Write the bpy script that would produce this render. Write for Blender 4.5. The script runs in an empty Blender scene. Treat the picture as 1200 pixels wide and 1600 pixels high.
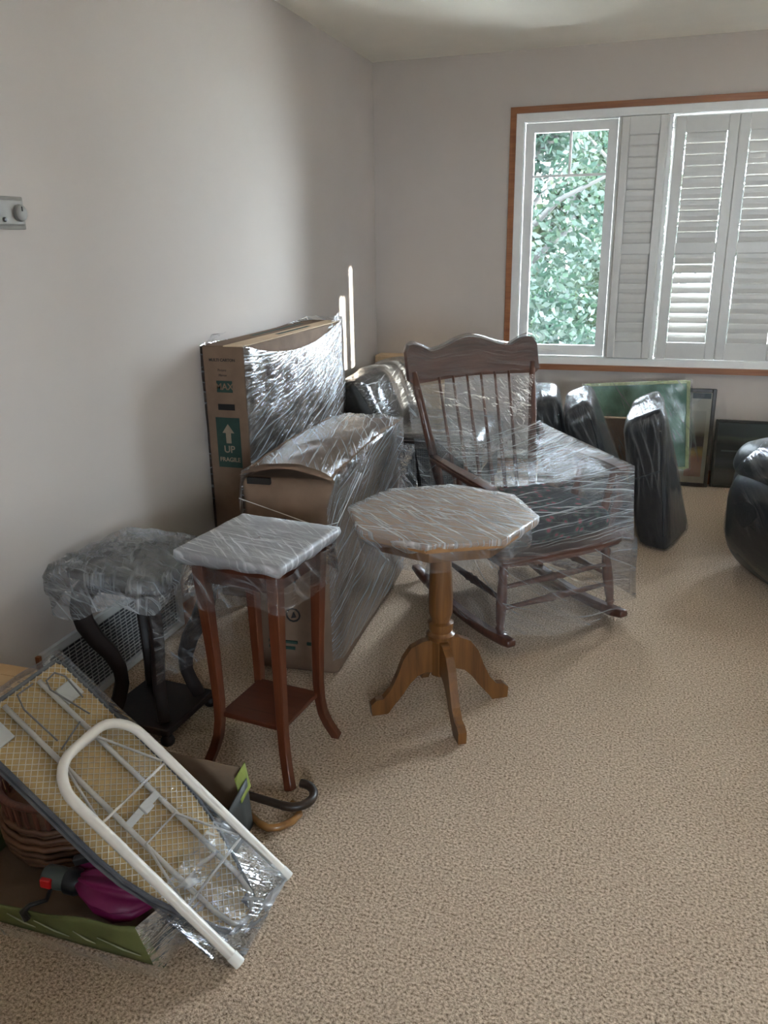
import bpy, bmesh, math, random
from mathutils import Vector, Matrix, noise
R = math.radians
PI = math.pi
random.seed(4)
C = bpy.context.scene.collection
S = bpy.context.scene

# ------------------------------------------------------------------ camera
cd = bpy.data.cameras.new('camera')
cam = bpy.data.objects.new('camera', cd)
C.objects.link(cam)
fw = Vector((-0.287, 0.905, -0.316)).normalized()
rt = Vector((0.955, 0.297, -0.015))
rt = (rt - fw * rt.dot(fw)).normalized()
up = rt.cross(fw)
cam.matrix_world = Matrix(((rt.x, up.x, -fw.x, 0), (rt.y, up.y, -fw.y, 0), (rt.z, up.z, -fw.z, 1.426), (0, 0, 0, 1)))
cd.sensor_fit = 'VERTICAL'
cd.sensor_height = 36.0
cd.lens = 36.0 * 1262.4 / 1600.0
cd.clip_start = 0.05
S.camera = cam

# ------------------------------------------------------------------ sky, sun, exposure
w = bpy.data.worlds.new('sky')
S.world = w
w.use_nodes = True
nt = w.node_tree
nt.nodes.clear()
wo = nt.nodes.new('ShaderNodeOutputWorld')
bg = nt.nodes.new('ShaderNodeBackground')
bg.inputs['Color'].default_value = (0.80, 0.92, 1.06, 1)
bg.inputs['Strength'].default_value = 13.0
nt.links.new(bg.outputs[0], wo.inputs[0])

sd = bpy.data.lights.new('sun', 'SUN')
sd.energy = 7.0
sd.angle = R(0.4)
sd.color = (1.0, 0.93, 0.82)
sun = bpy.data.objects.new('sun', sd)
C.objects.link(sun)
sun.rotation_euler = Vector((-1.0, -0.05, -0.20)).to_track_quat('-Z', 'Y').to_euler()
sun.location = (6, 5, 4)

def portal(name, loc, aim, sx, sy):
    l = bpy.data.lights.new(name, 'AREA')
    l.shape = 'RECTANGLE'
    l.size, l.size_y = sx, sy
    l.cycles.is_portal = True
    o = bpy.data.objects.new(name, l)
    C.objects.link(o)
    o.location = loc
    o.rotation_euler = Vector(aim).to_track_quat('-Z', 'Z' if abs(aim[2]) < .9 else 'Y').to_euler()
    return o
portal('added_fill_window_portal', (1.2, -1.86, 1.4), (0, 1, 0), .85, .75)  # portal of the fill window added behind the camera
portal('window_light_portal', (0.90, 5.32, 1.405), (0, -1, 0), 3.4, 1.45)

S.view_settings.view_transform = 'Standard'
S.view_settings.look = 'None'
S.view_settings.gamma = 1.0
S.view_settings.use_curve_mapping = False
S.view_settings.exposure = 2.46
S.cycles.use_denoising = True
S.cycles.max_bounces = 10
S.cycles.diffuse_bounces = 5
S.cycles.glossy_bounces = 4
S.cycles.transmission_bounces = 6
S.cycles.transparent_max_bounces = 24
S.cycles.caustics_reflective = False
S.cycles.caustics_refractive = False
S.cycles.sample_clamp_indirect = 6.0

# ------------------------------------------------------------------ helpers: objects
def link(o, parent=None):
    C.objects.link(o)
    if parent is not None:
        o.parent = parent
    return o

def thing(name, label, cat, loc=(0, 0, 0), rotz=0.0, group=None, rot=None):
    o = bpy.data.objects.new(name, None)
    o.empty_display_size = 0.1
    C.objects.link(o)
    o.location = loc
    o.rotation_euler = rot if rot else (0, 0, rotz)
    o['label'] = label
    o['category'] = cat
    if group:
        o['group'] = group
    return o

def struct_root(name):
    o = bpy.data.objects.new(name, None)
    C.objects.link(o)
    o['kind'] = 'structure'
    return o

def mesh_obj(name, bm, mat, parent=None, smooth=False, label=None, kind=None, autos=None):
    bmesh.ops.recalc_face_normals(bm, faces=bm.faces[:])
    me = bpy.data.meshes.new(name)
    bm.to_mesh(me)
    bm.free()
    if smooth:
        for p in me.polygons:
            p.use_smooth = True
    if autos:
        me.set_sharp_from_angle(angle=R(autos))
    me.materials.append(mat)
    o = bpy.data.objects.new(name, me)
    link(o, parent)
    if label:
        o['label'] = label
    if kind:
        o['kind'] = kind
    return o

def share(name, me, parent, loc, rot=(0, 0, 0)):
    o = bpy.data.objects.new(name, me)
    link(o, parent)
    o.location = loc
    o.rotation_euler = rot
    return o

# ------------------------------------------------------------------ helpers: shapes
def NB():
    return bmesh.new()

def a_box(bm, c, s, rot=None, bev=0.0, seg=2):
    m = Matrix.Translation(c)
    if rot is not None:
        m = m @ rot.to_4x4()
    r = bmesh.ops.create_cube(bm, size=1.0, matrix=m @ Matrix.Diagonal((s[0], s[1], s[2], 1)))
    if bev > 0:
        es = list({e for v in r['verts'] for e in v.link_edges})
        bmesh.ops.bevel(bm, geom=es, offset=bev, segments=seg, affect='EDGES', profile=0.5)

def frame_for(d):
    d = d.normalized()
    a = Vector((0, 0, 1)) if abs(d.z) < .9 else Vector((1, 0, 0))
    x = d.cross(a).normalized()
    return x, d.cross(x).normalized()

def a_tube(bm, pts, rad, seg=8, cap=True, flat=1.0, closed=False):
    pts = [Vector(p) for p in pts]
    n = len(pts)
    if not hasattr(rad, '__len__'):
        rad = [rad] * n
    rings = []
    px = None
    for i, p in enumerate(pts):
        if closed:
            d = pts[(i + 1) % n] - pts[i - 1]
        else:
            d = pts[min(i + 1, n - 1)] - pts[max(i - 1, 0)]
        d.normalize()
        if px is None:
            px, py = frame_for(d)
        else:
            px = (px - d * px.dot(d)).normalized()
            py = d.cross(px)
        rings.append([bm.verts.new(p + px * (rad[i] * math.cos(2 * PI * k / seg)) + py * (rad[i] * flat * math.sin(2 * PI * k / seg))) for k in range(seg)])
    for i in range(n if closed else n - 1):
        a, b = rings[i], rings[(i + 1) % n]
        for k in range(seg):
            bm.faces.new((a[k], a[(k + 1) % seg], b[(k + 1) % seg], b[k]))
    if cap and not closed:
        bm.faces.new(rings[0])
        bm.faces.new(rings[-1][::-1])

def a_bar(bm, pts, wid, thk, up=(0, 0, 1)):
    """rectangular section swept along pts; wid/thk scalars or lists; 'up' is the thickness direction hint"""
    pts = [Vector(p) for p in pts]
    n = len(pts)
    wid = wid if hasattr(wid, '__len__') else [wid] * n
    thk = thk if hasattr(thk, '__len__') else [thk] * n
    U = Vector(up)
    rings = []
    for i, p in enumerate(pts):
        d = (pts[min(i + 1, n - 1)] - pts[max(i - 1, 0)]).normalized()
        x = d.cross(U).normalized()
        y = x.cross(d).normalized()
        hw, ht = wid[i] / 2, thk[i] / 2
        rings.append([bm.verts.new(p + x * (sx * hw) + y * (sy * ht)) for sx, sy in ((-1, -1), (1, -1), (1, 1), (-1, 1))])
    for i in range(n - 1):
        a, b = rings[i], rings[i + 1]
        for k in range(4):
            bm.faces.new((a[k], a[(k + 1) % 4], b[(k + 1) % 4], b[k]))
    bm.faces.new(rings[0])
    bm.faces.new(rings[-1][::-1])

def a_lathe(bm, prof, c=(0, 0, 0), seg=20, axis=None):
    """prof: list of (r, z) bottom to top"""
    c = Vector(c)
    M = Matrix.Identity(3)
    if axis is not None:
        M = Vector(axis).to_track_quat('Z', 'Y').to_matrix()
    rings = []
    for r, z in prof:
        rings.append([bm.verts.new(c + M @ Vector((r * math.cos(2 * PI * k / seg), r * math.sin(2 * PI * k / seg), z))) for k in range(seg)])
    for a, b in zip(rings, rings[1:]):
        for k in range(seg):
            bm.faces.new((a[k], a[(k + 1) % seg], b[(k + 1) % seg], b[k]))
    bm.faces.new(rings[0][::-1])
    bm.faces.new(rings[-1])

def turned(bm, p0, p1, prof, seg=10):
    """prof: (t, r) along p0->p1"""
    p0, p1 = Vector(p0), Vector(p1)
    a_tube(bm, [p0.lerp(p1, t) for t, r in prof], [r for t, r in prof], seg)

def a_prism(bm, outline, M, t0, t1):
    """outline: (a, b) list; M maps (a, b, t) to 3D"""
    lo = [bm.verts.new(M(a, b, t0)) for a, b in outline]
    hi = [bm.verts.new(M(a, b, t1)) for a, b in outline]
    n = len(outline)
    bm.faces.new(lo[::-1])
    bm.faces.new(hi)
    for i in range(n):
        bm.faces.new((lo[i], lo[(i + 1) % n], hi[(i + 1) % n], hi[i]))

def grid(bm, P, closed_u=False, uvscale=1.0):
    """P[i][j] points, i along u, j along v. Adds faces with metric UVs."""
    uvl = bm.loops.layers.uv.verify()
    nu, nv = len(P), len(P[0])
    V = [[bm.verts.new(p) for p in row] for row in P]
    mid = nv // 2
    U = [0.0]
    for i in range(1, nu + (1 if closed_u else 0)):
        U.append(U[-1] + max((Vector(P[i % nu][j]) - Vector(P[i - 1][j])).length for j in (0, mid, nv - 1)))
    W = [0.0]
    mu = nu // 2
    for j in range(1, nv):
        W.append(W[-1] + max((Vector(P[i][j]) - Vector(P[i][j - 1])).length for i in (0, mu)))
    for i in range(nu if closed_u else nu - 1):
        for j in range(nv - 1):
            i2 = (i + 1) % nu
            f = bm.faces.new((V[i][j], V[i2][j], V[i2][j + 1], V[i][j + 1]))
            f.smooth = True
            for l, (uu, vv) in zip(f.loops, ((U[i], W[j]), (U[i + 1], W[j]), (U[i + 1], W[j + 1]), (U[i], W[j + 1]))):
                l[uvl].uv = (uu * uvscale, vv * uvscale)

def nz(p, s, seed=0.0):
    return noise.noise(Vector(p) * s + Vector((seed * 7.1, seed * 3.3, seed * 1.7)))

def sheet(bm, c00, c10, c11, c01, nu, nv, amp=0.006, sag=0.0, sagdir=(0, 0, -1), freq=9.0, seed=0.0):
    c00, c10, c11, c01 = map(Vector, (c00, c10, c11, c01))
    nrm = (c10 - c00).cross(c01 - c00).normalized()
    P = []
    for i in range(nu + 1):
        u = i / nu
        row = []
        for j in range(nv + 1):
            v = j / nv
            p = c00.lerp(c10, u).lerp(c01.lerp(c11, u), v)
            e = min(1.0, 6 * min(u, 1 - u, v, 1 - v) + .25)
            p = p + nrm * (nz(p, freq, seed) * amp * e) + Vector(sagdir) * (sag * 16 * u * (1 - u) * v * (1 - v))
            row.append(p)
        P.append(row)
    grid(bm, P)

def resample(poly, step):
    out = []
    n = len(poly)
    for i in range(n):
        a, b = Vector(poly[i]), Vector(poly[(i + 1) % n])
        m = max(1, int(round((b - a).length / step)))
        for k in range(m):
            out.append(a.lerp(b, k / m))
    return out

def film_loop(bm, poly, zlo, zhi, nv, off=0.006, amp=0.006, step=0.04, seed=0.0, freq=8.0, flare=0.0):
    """vertical film round a closed (x, y) outline; zlo/zhi may be functions of (x, y)"""
    pts = resample([Vector((p[0], p[1])) for p in poly], step)
    cx = sum(p.x for p in pts) / len(pts)
    cy = sum(p.y for p in pts) / len(pts)
    P = []
    n = len(pts)
    for i, p in enumerate(pts):
        t = (pts[(i + 1) % n] - pts[i - 1])
        nr = Vector((t.y, -t.x)).normalized()
        if nr.dot(p - Vector((cx, cy))) < 0:
            nr = -nr
        a = zlo(p.x, p.y) if callable(zlo) else zlo
        b = zhi(p.x, p.y) if callable(zhi) else zhi
        row = []
        for j in range(nv + 1):
            v = j / nv
            z = a + (b - a) * v
            d = off + amp * (0.6 + nz((p.x, p.y, z), freq, seed)) + flare * (1 - v) ** 2
            row.append(Vector((p.x + nr.x * d, p.y + nr.y * d, z)))
        P.append(row)
    grid(bm, P, True)

def film_cap(bm, poly, ztop, drop, out=0.012, amp=0.008, seed=0.0, puff=0.01, rings=12, skirt=7, step=0.025, gather=0.0, freq=14.0):
    """film drawn over a top: wrinkled lid and a hanging skirt"""
    pts = resample([Vector((p[0], p[1])) for p in poly], step)
    cx = sum(p.x for p in pts) / len(pts)
    cy = sum(p.y for p in pts) / len(pts)
    P = []
    n = len(pts)
    for i, p in enumerate(pts):
        row = []
        d = Vector((p.x - cx, p.y - cy))
        L = d.length
        dn = d / L
        for j in range(rings + 1):
            s = max(0.02, j / rings)
            q = Vector((cx + d.x * s, cy + d.y * s, ztop))
            q.z += 0.004 + puff * (1 - s * s) * 0.5 + amp * 0.8 * (nz(q, freq, seed) + 0.7 * nz(q, freq * 2.7, seed + 3)) * (1.0 - 0.4 * s) + amp * .5
            row.append(q)
        dr = drop(i / n) if callable(drop) else drop
        for j in range(1, skirt + 1):
            v = j / skirt
            o = out * math.sin(min(1, v * 2.5) * PI / 2) - gather * v * v
            q = Vector((p.x + dn.x * o, p.y + dn.y * o, ztop - dr * v))
            k = nz(q, freq, seed) + 0.6 * nz(q, freq * 2.3, seed + 5)
            q.x += dn.x * k * amp
            q.y += dn.y * k * amp
            row.append(q)
        P.append(row)
    grid(bm, P, True)
    uvl = bm.loops.layers.uv.verify()
    for f in bm.faces:
        for l in f.loops:
            c = l.vert.co
            k = max(0.0, ztop - .012 - c.z)
            h = math.hypot(c.x - cx, c.y - cy) + 1e-6
            l[uvl].uv = (c.x + (c.x - cx) / h * k, c.y + (c.y - cy) / h * k)

def hexa(bm, c8, bev=0.03, seg=3, cuts=0):
    """c8: bottom NL NR FR FL, top NL NR FR FL"""
    V = [bm.verts.new(p) for p in c8]
    for q in ((0, 3, 2, 1), (4, 5, 6, 7), (0, 1, 5, 4), (1, 2, 6, 5), (2, 3, 7, 6), (3, 0, 4, 7)):
        bm.faces.new([V[k] for k in q])
    if cuts:
        bmesh.ops.subdivide_edges(bm, edges=bm.edges[:], cuts=cuts, use_grid_fill=True)
    if bev > 0:
        if cuts:
            es = [e for e in bm.edges if len(e.link_faces) == 2 and e.calc_face_angle(0) > R(30)]
        else:
            es = bm.edges[:]
        bmesh.ops.bevel(bm, geom=es, offset=bev, segments=seg, affect='EDGES', profile=0.5)

def soft_hexa(bm, c8, n=8, rnd=0.25, bulge=0.0, amp=0.0, seed=0.0, inflate=0.0, freq=5.0):
    """rounded padded block: grid cube, corners drawn in, faces bulged, box UVs in metres"""
    uvl = bm.loops.layers.uv.verify()
    c = [Vector(p) for p in c8]
    ctr = sum(c, Vector()) / 8
    def tri(u, v, t):
        a = c[0].lerp(c[1], u).lerp(c[3].lerp(c[2], u), v)
        b = c[4].lerp(c[5], u).lerp(c[7].lerp(c[6], u), v)
        return a.lerp(b, t)
    sx = ((c[1] - c[0]).length + (c[5] - c[4]).length) / 2
    sy = ((c[3] - c[0]).length + (c[7] - c[4]).length) / 2
    sz = ((c[4] - c[0]).length + (c[6] - c[2]).length) / 2
    m = min(sx, sy, sz)
    r = [rnd * m / sx, rnd * m / sy, rnd * m / sz]
    cache = {}
    def vert(a, b, t):
        k = (round(a, 5), round(b, 5), round(t, 5))
        if k in cache:
            return cache[k]
        q = []
        ins = []
        for x, rr in zip((a, b, t), r):
            y = x * 2 - 1
            lim = 1 - 2 * rr
            e = max(0.0, (abs(y) - lim) / (2 * rr)) if rr > 0 else 0
            q.append((max(-lim, min(lim, y)), e, math.copysign(1, y)))
        L = math.sqrt(sum(e * e for _, e, _ in q))
        f = 1.0 / L if L > 1 else 1.0
        co = []
        for (base, e, s), rr in zip(q, r):
            co.append((base + s * e * f * 2 * rr + 1) / 2)
        p = tri(*co)
        y = [2 * x - 1 for x in co]
        d = (p - ctr)
        dn = d.normalized()
        bl = bulge * (1 - y[0] ** 2 * .9) * (1 - y[1] ** 2 * .9) + bulge * .6 * (1 - y[2] ** 2 * .9) * max(1 - y[0] ** 2, 1 - y[1] ** 2)
        p = p + dn * (bl * .5 + inflate + amp * nz(p, freq, seed))
        cache[k] = bm.verts.new(p)
        return cache[k]
    N = n
    rng = [i / N for i in range(N + 1)]
    # denser near the edges so that the rounding shows
    rng = [0.5 - 0.5 * math.cos(PI * x) if False else x for x in rng]
    def face(fn, du, dv):
        for i in range(N):
            for j in range(N):
                quad = [(rng[i], rng[j]), (rng[i + 1], rng[j]), (rng[i + 1], rng[j + 1]), (rng[i], rng[j + 1])]
                vs = [vert(*fn(*q)) for q in quad]
                try:
                    f = bm.faces.new(vs)
                except ValueError:
                    continue
                f.smooth = True
                for l, q in zip(f.loops, quad):
                    l[uvl].uv = (q[0] * du, q[1] * dv)
    face(lambda a, b: (a, b, 0), sx, sy)
    face(lambda a, b: (a, b, 1), sx, sy)
    face(lambda a, b: (a, 0, b), sx, sz)
    face(lambda a, b: (a, 1, b), sx, sz)
    face(lambda a, b: (0, a, b), sy, sz)
    face(lambda a, b: (1, a, b), sy, sz)

def box8(x0, x1, y0, y1, z0, z1):
    return [(x0, y0, z0), (x1, y0, z0), (x1, y1, z0), (x0, y1, z0), (x0, y0, z1), (x1, y0, z1), (x1, y1, z1), (x0, y1, z1)]

# ------------------------------------------------------------------ materials
def mat_new(name):
    m = bpy.data.materials.new(name)
    m.use_nodes = True
    n = m.node_tree
    n.nodes.clear()
    out = n.nodes.new('ShaderNodeOutputMaterial')
    return m, n, out

def ramp(n, fac, stops):
    r = n.nodes.new('ShaderNodeValToRGB')
    el = r.color_ramp.elements
    while len(el) > 1:
        el.remove(el[-1])
    el[0].position, el[0].color = stops[0][0], (*stops[0][1], 1)
    for p, c in stops[1:]:
        e = el.new(p)
        e.color = (*c, 1)
    n.links.new(fac, r.inputs[0])
    return r

def coords(n, kind='Object', scale=(1, 1, 1), rot=(0, 0, 0), loc=(0, 0, 0)):
    t = n.nodes.new('ShaderNodeTexCoord')
    mp = n.nodes.new('ShaderNodeMapping')
    mp.inputs['Scale'].default_value = scale
    mp.inputs['Rotation'].default_value = rot
    mp.inputs['Location'].default_value = loc
    n.links.new(t.outputs[kind], mp.inputs[0])
    return mp.outputs[0]

def ntex(n, vec, scale, detail=4, rough=0.55, dist=0.0):
    t = n.nodes.new('ShaderNodeTexNoise')
    t.inputs['Scale'].default_value = scale
    t.inputs['Detail'].default_value = detail
    t.inputs['Roughness'].default_value = rough
    t.inputs['Distortion'].default_value = dist
    n.links.new(vec, t.inputs['Vector'])
    return t.outputs['Fac']

def bump(n, h, strength, dist, prev=None):
    b = n.nodes.new('ShaderNodeBump')
    b.inputs['Strength'].default_value = strength
    b.inputs['Distance'].default_value = dist
    n.links.new(h, b.inputs['Height'])
    if prev is not None:
        n.links.new(prev, b.inputs['Normal'])
    return b.outputs[0]

def pbsdf(n, out, rough=0.5, metal=0.0, spec=0.5, coat=0.0):
    p = n.nodes.new('ShaderNodeBsdfPrincipled')
    p.inputs['Roughness'].default_value = rough
    p.inputs['Metallic'].default_value = metal
    p.inputs['Specular IOR Level'].default_value = spec
    p.inputs['Coat Weight'].default_value = coat
    p.inputs['Coat Roughness'].default_value = 0.12
    n.links.new(p.outputs[0], out.inputs[0])
    return p

def plain(name, col, rough=0.5, metal=0.0, spec=0.5, var=0.08, nscale=30.0, bmp=0.0, bscale=200.0, coat=0.0):
    m, n, out = mat_new(name)
    p = pbsdf(n, out, rough, metal, spec, coat)
    v = coords(n)
    f = ntex(n, v, nscale, 4)
    lo = tuple(max(0, c * (1 - var)) for c in col)
    hi = tuple(min(1, c * (1 + var)) for c in col)
    r = ramp(n, f, [(0.3, lo), (0.7, hi)])
    n.links.new(r.outputs[0], p.inputs['Base Color'])
    if bmp > 0:
        n.links.new(bump(n, ntex(n, v, bscale, 3), bmp, 0.002), p.inputs['Normal'])
    return m

def wood(name, dark, light, along='z', scale=1.0, rough=0.4, coat=0.25):
    m, n, out = mat_new(name)
    p = pbsdf(n, out, rough, coat=coat)
    sc = {'x': (3, 45, 45), 'y': (45, 3, 45), 'z': (45, 45, 3)}[along]
    v = coords(n, 'Object', tuple(s * scale for s in sc))
    f = ntex(n, v, 1.0, 5, 0.6, 0.8)
    mid = tuple((a + b) / 2 for a, b in zip(dark, light))
    r = ramp(n, f, [(0.28, dark), (0.5, mid), (0.75, light)])
    n.links.new(r.outputs[0], p.inputs['Base Color'])
    n.links.new(bump(n, f, 0.15, 0.001), p.inputs['Normal'])
    return m

def film(name, ang=0.0, milky=0.25, mbase=0.10, gloss=1.6, base=0.03, streak=110.0, seed=0.0, bstr=0.9, rough=0.09, long=5.0, tint=(0.97, 0.98, 1.0), wr=9.0, bw=1.0, cross=17.0, white=(0.86, 0.88, 0.90)):
    """thin clear stretch film: see-through, glossy, with fine stretched wrinkles and slightly milky folds"""
    m, n, out = mat_new(name)
    v = coords(n, 'UV', (long, streak, 1), (0, 0, 0), (seed * 3.7, seed * 11.3, 0))
    # rotate before stretching
    t = n.nodes.new('ShaderNodeTexCoord')
    rot = n.nodes.new('ShaderNodeMapping')
    rot.inputs['Rotation'].default_value = (0, 0, R(ang))
    n.links.new(t.outputs['UV'], rot.inputs[0])
    mp = n.nodes.new('ShaderNodeMapping')
    mp.inputs['Scale'].default_value = (long, streak, 1)
    mp.inputs['Location'].default_value = (seed * 3.7, seed * 11.3, seed)
    # a slow waver keeps the stretch lines from running ruler straight
    wv = ntex(n, rot.outputs[0], 4.0, 2)
    add = n.nodes.new('ShaderNodeVectorMath')
    add.operation = 'ADD'
    cmb = n.nodes.new('ShaderNodeCombineXYZ')
    mul = n.nodes.new('ShaderNodeMath')
    mul.operation = 'MULTIPLY'
    mul.inputs[1].default_value = 0.035
    n.links.new(wv, mul.inputs[0])
    n.links.new(mul.outputs[0], cmb.inputs[1])
    n.links.new(rot.outputs[0], add.inputs[0])
    n.links.new(cmb.outputs[0], add.inputs[1])
    n.links.new(add.outputs[0], mp.inputs[0])
    f1 = ntex(n, mp.outputs[0], 1.0, 3, 0.6, 0.2)
    rot3 = n.nodes.new('ShaderNodeMapping')
    rot3.inputs['Rotation'].default_value = (0, 0, R(cross))
    n.links.new(add.outputs[0], rot3.inputs[0])
    mp3 = n.nodes.new('ShaderNodeMapping')
    mp3.inputs['Scale'].default_value = (long * 1.3, streak * .8, 1)
    mp3.inputs['Location'].default_value = (seed * 5.1, seed * 2.3, seed * .7)
    n.links.new(rot3.outputs[0], mp3.inputs[0])
    f2 = ntex(n, mp3.outputs[0], 1.0, 3, 0.6, 0.2)
    fm = n.nodes.new('ShaderNodeMath')
    fm.operation = 'MAXIMUM'
    n.links.new(f1, fm.inputs[0])
    n.links.new(f2, fm.inputs[1])
    fine = fm.outputs[0]
    rot2 = n.nodes.new('ShaderNodeMapping')
    rot2.inputs['Scale'].default_value = (wr * .45, wr * 1.6, 1)
    rot2.inputs['Location'].default_value = (seed, seed * 2.1, 0)
    n.links.new(rot.outputs[0], rot2.inputs[0])
    broad = ntex(n, rot2.outputs[0], 1.0, 3, 0.6, 1.2)
    b1 = bump(n, broad, bstr * .8, 0.016 * bw)
    b2 = bump(n, fine, bstr, 0.0045, b1)
    fr = n.nodes.new('ShaderNodeFresnel')
    fr.inputs['IOR'].default_value = 1.5
    n.links.new(b2, fr.inputs['Normal'])
    k = n.nodes.new('ShaderNodeMath')
    k.operation = 'MULTIPLY_ADD'
    k.use_clamp = True
    k.inputs[1].default_value = gloss
    k.inputs[2].default_value = base
    n.links.new(fr.outputs[0], k.inputs[0])
    tr = n.nodes.new('ShaderNodeBsdfTransparent')
    tr.inputs[0].default_value = (*tint, 1)
    gl = n.nodes.new('ShaderNodeBsdfGlossy')
    gl.inputs['Color'].default_value = (1, 1, 1, 1)
    gl.inputs['Roughness'].default_value = rough
    n.links.new(b2, gl.inputs['Normal'])
    m1 = n.nodes.new('ShaderNodeMixShader')
    n.links.new(k.outputs[0], m1.inputs[0])
    n.links.new(tr.outputs[0], m1.inputs[1])
    n.links.new(gl.outputs[0], m1.inputs[2])
    df = n.nodes.new('ShaderNodeBsdfDiffuse')
    df.inputs[0].default_value = (*white, 1)
    n.links.new(b2, df.inputs['Normal'])
    tl = n.nodes.new('ShaderNodeBsdfTranslucent')
    tl.inputs[0].default_value = (*white, 1)
    m0 = n.nodes.new('ShaderNodeMixShader')
    m0.inputs[0].default_value = 0.4
    n.links.new(df.outputs[0], m0.inputs[1])
    n.links.new(tl.outputs[0], m0.inputs[2])
    mr = n.nodes.new('ShaderNodeMapRange')
    mr.interpolation_type = 'SMOOTHSTEP'
    mr.inputs['From Min'].default_value = 0.52
    mr.inputs['From Max'].default_value = 0.72
    mr.inputs['To Min'].default_value = milky * mbase
    mr.inputs['To Max'].default_value = milky
    n.links.new(fine, mr.inputs['Value'])
    m2 = n.nodes.new('ShaderNodeMixShader')
    n.links.new(mr.outputs[0], m2.inputs[0])
    n.links.new(m1.outputs[0], m2.inputs[1])
    n.links.new(m0.outputs[0], m2.inputs[2])
    n.links.new(m2.outputs[0], out.inputs[0])
    return m

def glass(name):
    m, n, out = mat_new(name)
    tr = n.nodes.new('ShaderNodeBsdfTransparent')
    tr.inputs[0].default_value = (0.95, 0.97, 0.965, 1)
    gl = n.nodes.new('ShaderNodeBsdfGlossy')
    gl.inputs['Roughness'].default_value = 0.0
    fr = n.nodes.new('ShaderNodeFresnel')
    fr.inputs['IOR'].default_value = 1.5
    df = n.nodes.new('ShaderNodeBsdfDiffuse')
    df.inputs[0].default_value = (0.9, 0.95, 1, 1)
    v = coords(n, 'Object', (3, 3, 3))
    h = ntex(n, v, 2.0, 3)
    mr = n.nodes.new('ShaderNodeMapRange')
    mr.inputs['To Min'].default_value = 0.0
    mr.inputs['To Max'].default_value = 0.075  # faint white veil imitates the bright haze over the view
    n.links.new(h, mr.inputs['Value'])
    m1 = n.nodes.new('ShaderNodeMixShader')
    n.links.new(fr.outputs[0], m1.inputs[0])
    n.links.new(tr.outputs[0], m1.inputs[1])
    n.links.new(gl.outputs[0], m1.inputs[2])
    m2 = n.nodes.new('ShaderNodeMixShader')
    n.links.new(mr.outputs[0], m2.inputs[0])
    n.links.new(m1.outputs[0], m2.inputs[1])
    n.links.new(df.outputs[0], m2.inputs[2])
    n.links.new(m2.outputs[0], out.inputs[0])
    return m

def carpet_mat():
    m, n, out = mat_new('beige_carpet')
    p = pbsdf(n, out, 0.95, spec=0.1)
    v = coords(n, 'Object')
    vo = n.nodes.new('ShaderNodeTexVoronoi')
    vo.inputs['Scale'].default_value = 280.0
    n.links.new(v, vo.inputs['Vector'])
    f1 = ntex(n, v, 155.0, 4, 0.65)
    f2 = ntex(n, v, 1.6, 4, 0.6)
    r = ramp(n, f1, [(0.33, (0.20, 0.128, 0.08)), (0.44, (0.49, 0.355, 0.25)), (0.54, (0.73, 0.555, 0.41)), (0.68, (0.92, 0.75, 0.58))])
    r2 = ramp(n, f2, [(0.25, (0.90, 0.885, 0.87)), (0.75, (1, 1, 1))])
    mx = n.nodes.new('ShaderNodeMix')
    mx.data_type = 'RGBA'
    mx.blend_type = 'MULTIPLY'
    mx.inputs[0].default_value = 1.0
    n.links.new(r.outputs[0], mx.inputs[6])
    n.links.new(r2.outputs[0], mx.inputs[7])
    n.links.new(mx.outputs[2], p.inputs['Base Color'])
    b1 = bump(n, f1, 0.9, 0.012)
    n.links.new(bump(n, vo.outputs['Distance'], 0.5, 0.006, b1), p.inputs['Normal'])
    return m

def leaf_mat(name, cols):
    m, n, out = mat_new(name)
    v = coords(n, 'Object')
    f = ntex(n, v, 2.6, 4, 0.7)
    r = ramp(n, f, [(0.3 + 0.4 * i / (len(cols) - 1), c) for i, c in enumerate(cols)])
    d = n.nodes.new('ShaderNodeBsdfDiffuse')
    t = n.nodes.new('ShaderNodeBsdfTranslucent')
    n.links.new(r.outputs[0], d.inputs[0])
    n.links.new(r.outputs[0], t.inputs[0])
    g = n.nodes.new('ShaderNodeBsdfGlossy')
    g.inputs['Roughness'].default_value = 0.35
    m1 = n.nodes.new('ShaderNodeMixShader')
    m1.inputs[0].default_value = 0.45
    n.links.new(d.outputs[0], m1.inputs[1])
    n.links.new(t.outputs[0], m1.inputs[2])
    m2 = n.nodes.new('ShaderNodeMixShader')
    m2.inputs[0].default_value = 0.02
    n.links.new(m1.outputs[0], m2.inputs[1])
    n.links.new(g.outputs[0], m2.inputs[2])
    n.links.new(m2.outputs[0], out.inputs[0])
    return m

def floral_mat():
    m, n, out = mat_new('dark_floral_fabric')
    p = pbsdf(n, out, 0.9, spec=0.2)
    v = coords(n, 'Object')
    vo = n.nodes.new('ShaderNodeTexVoronoi')
    vo.inputs['Scale'].default_value = 28.0
    n.links.new(v, vo.inputs['Vector'])
    r = ramp(n, vo.outputs['Distance'], [(0.0, (0.30, 0.06, 0.07)), (0.22, (0.16, 0.03, 0.05)), (0.34, (0.03, 0.06, 0.05)), (0.55, (0.012, 0.014, 0.02)), (0.9, (0.02, 0.02, 0.028))])
    n.links.new(r.outputs[0], p.inputs['Base Color'])
    return m

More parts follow.
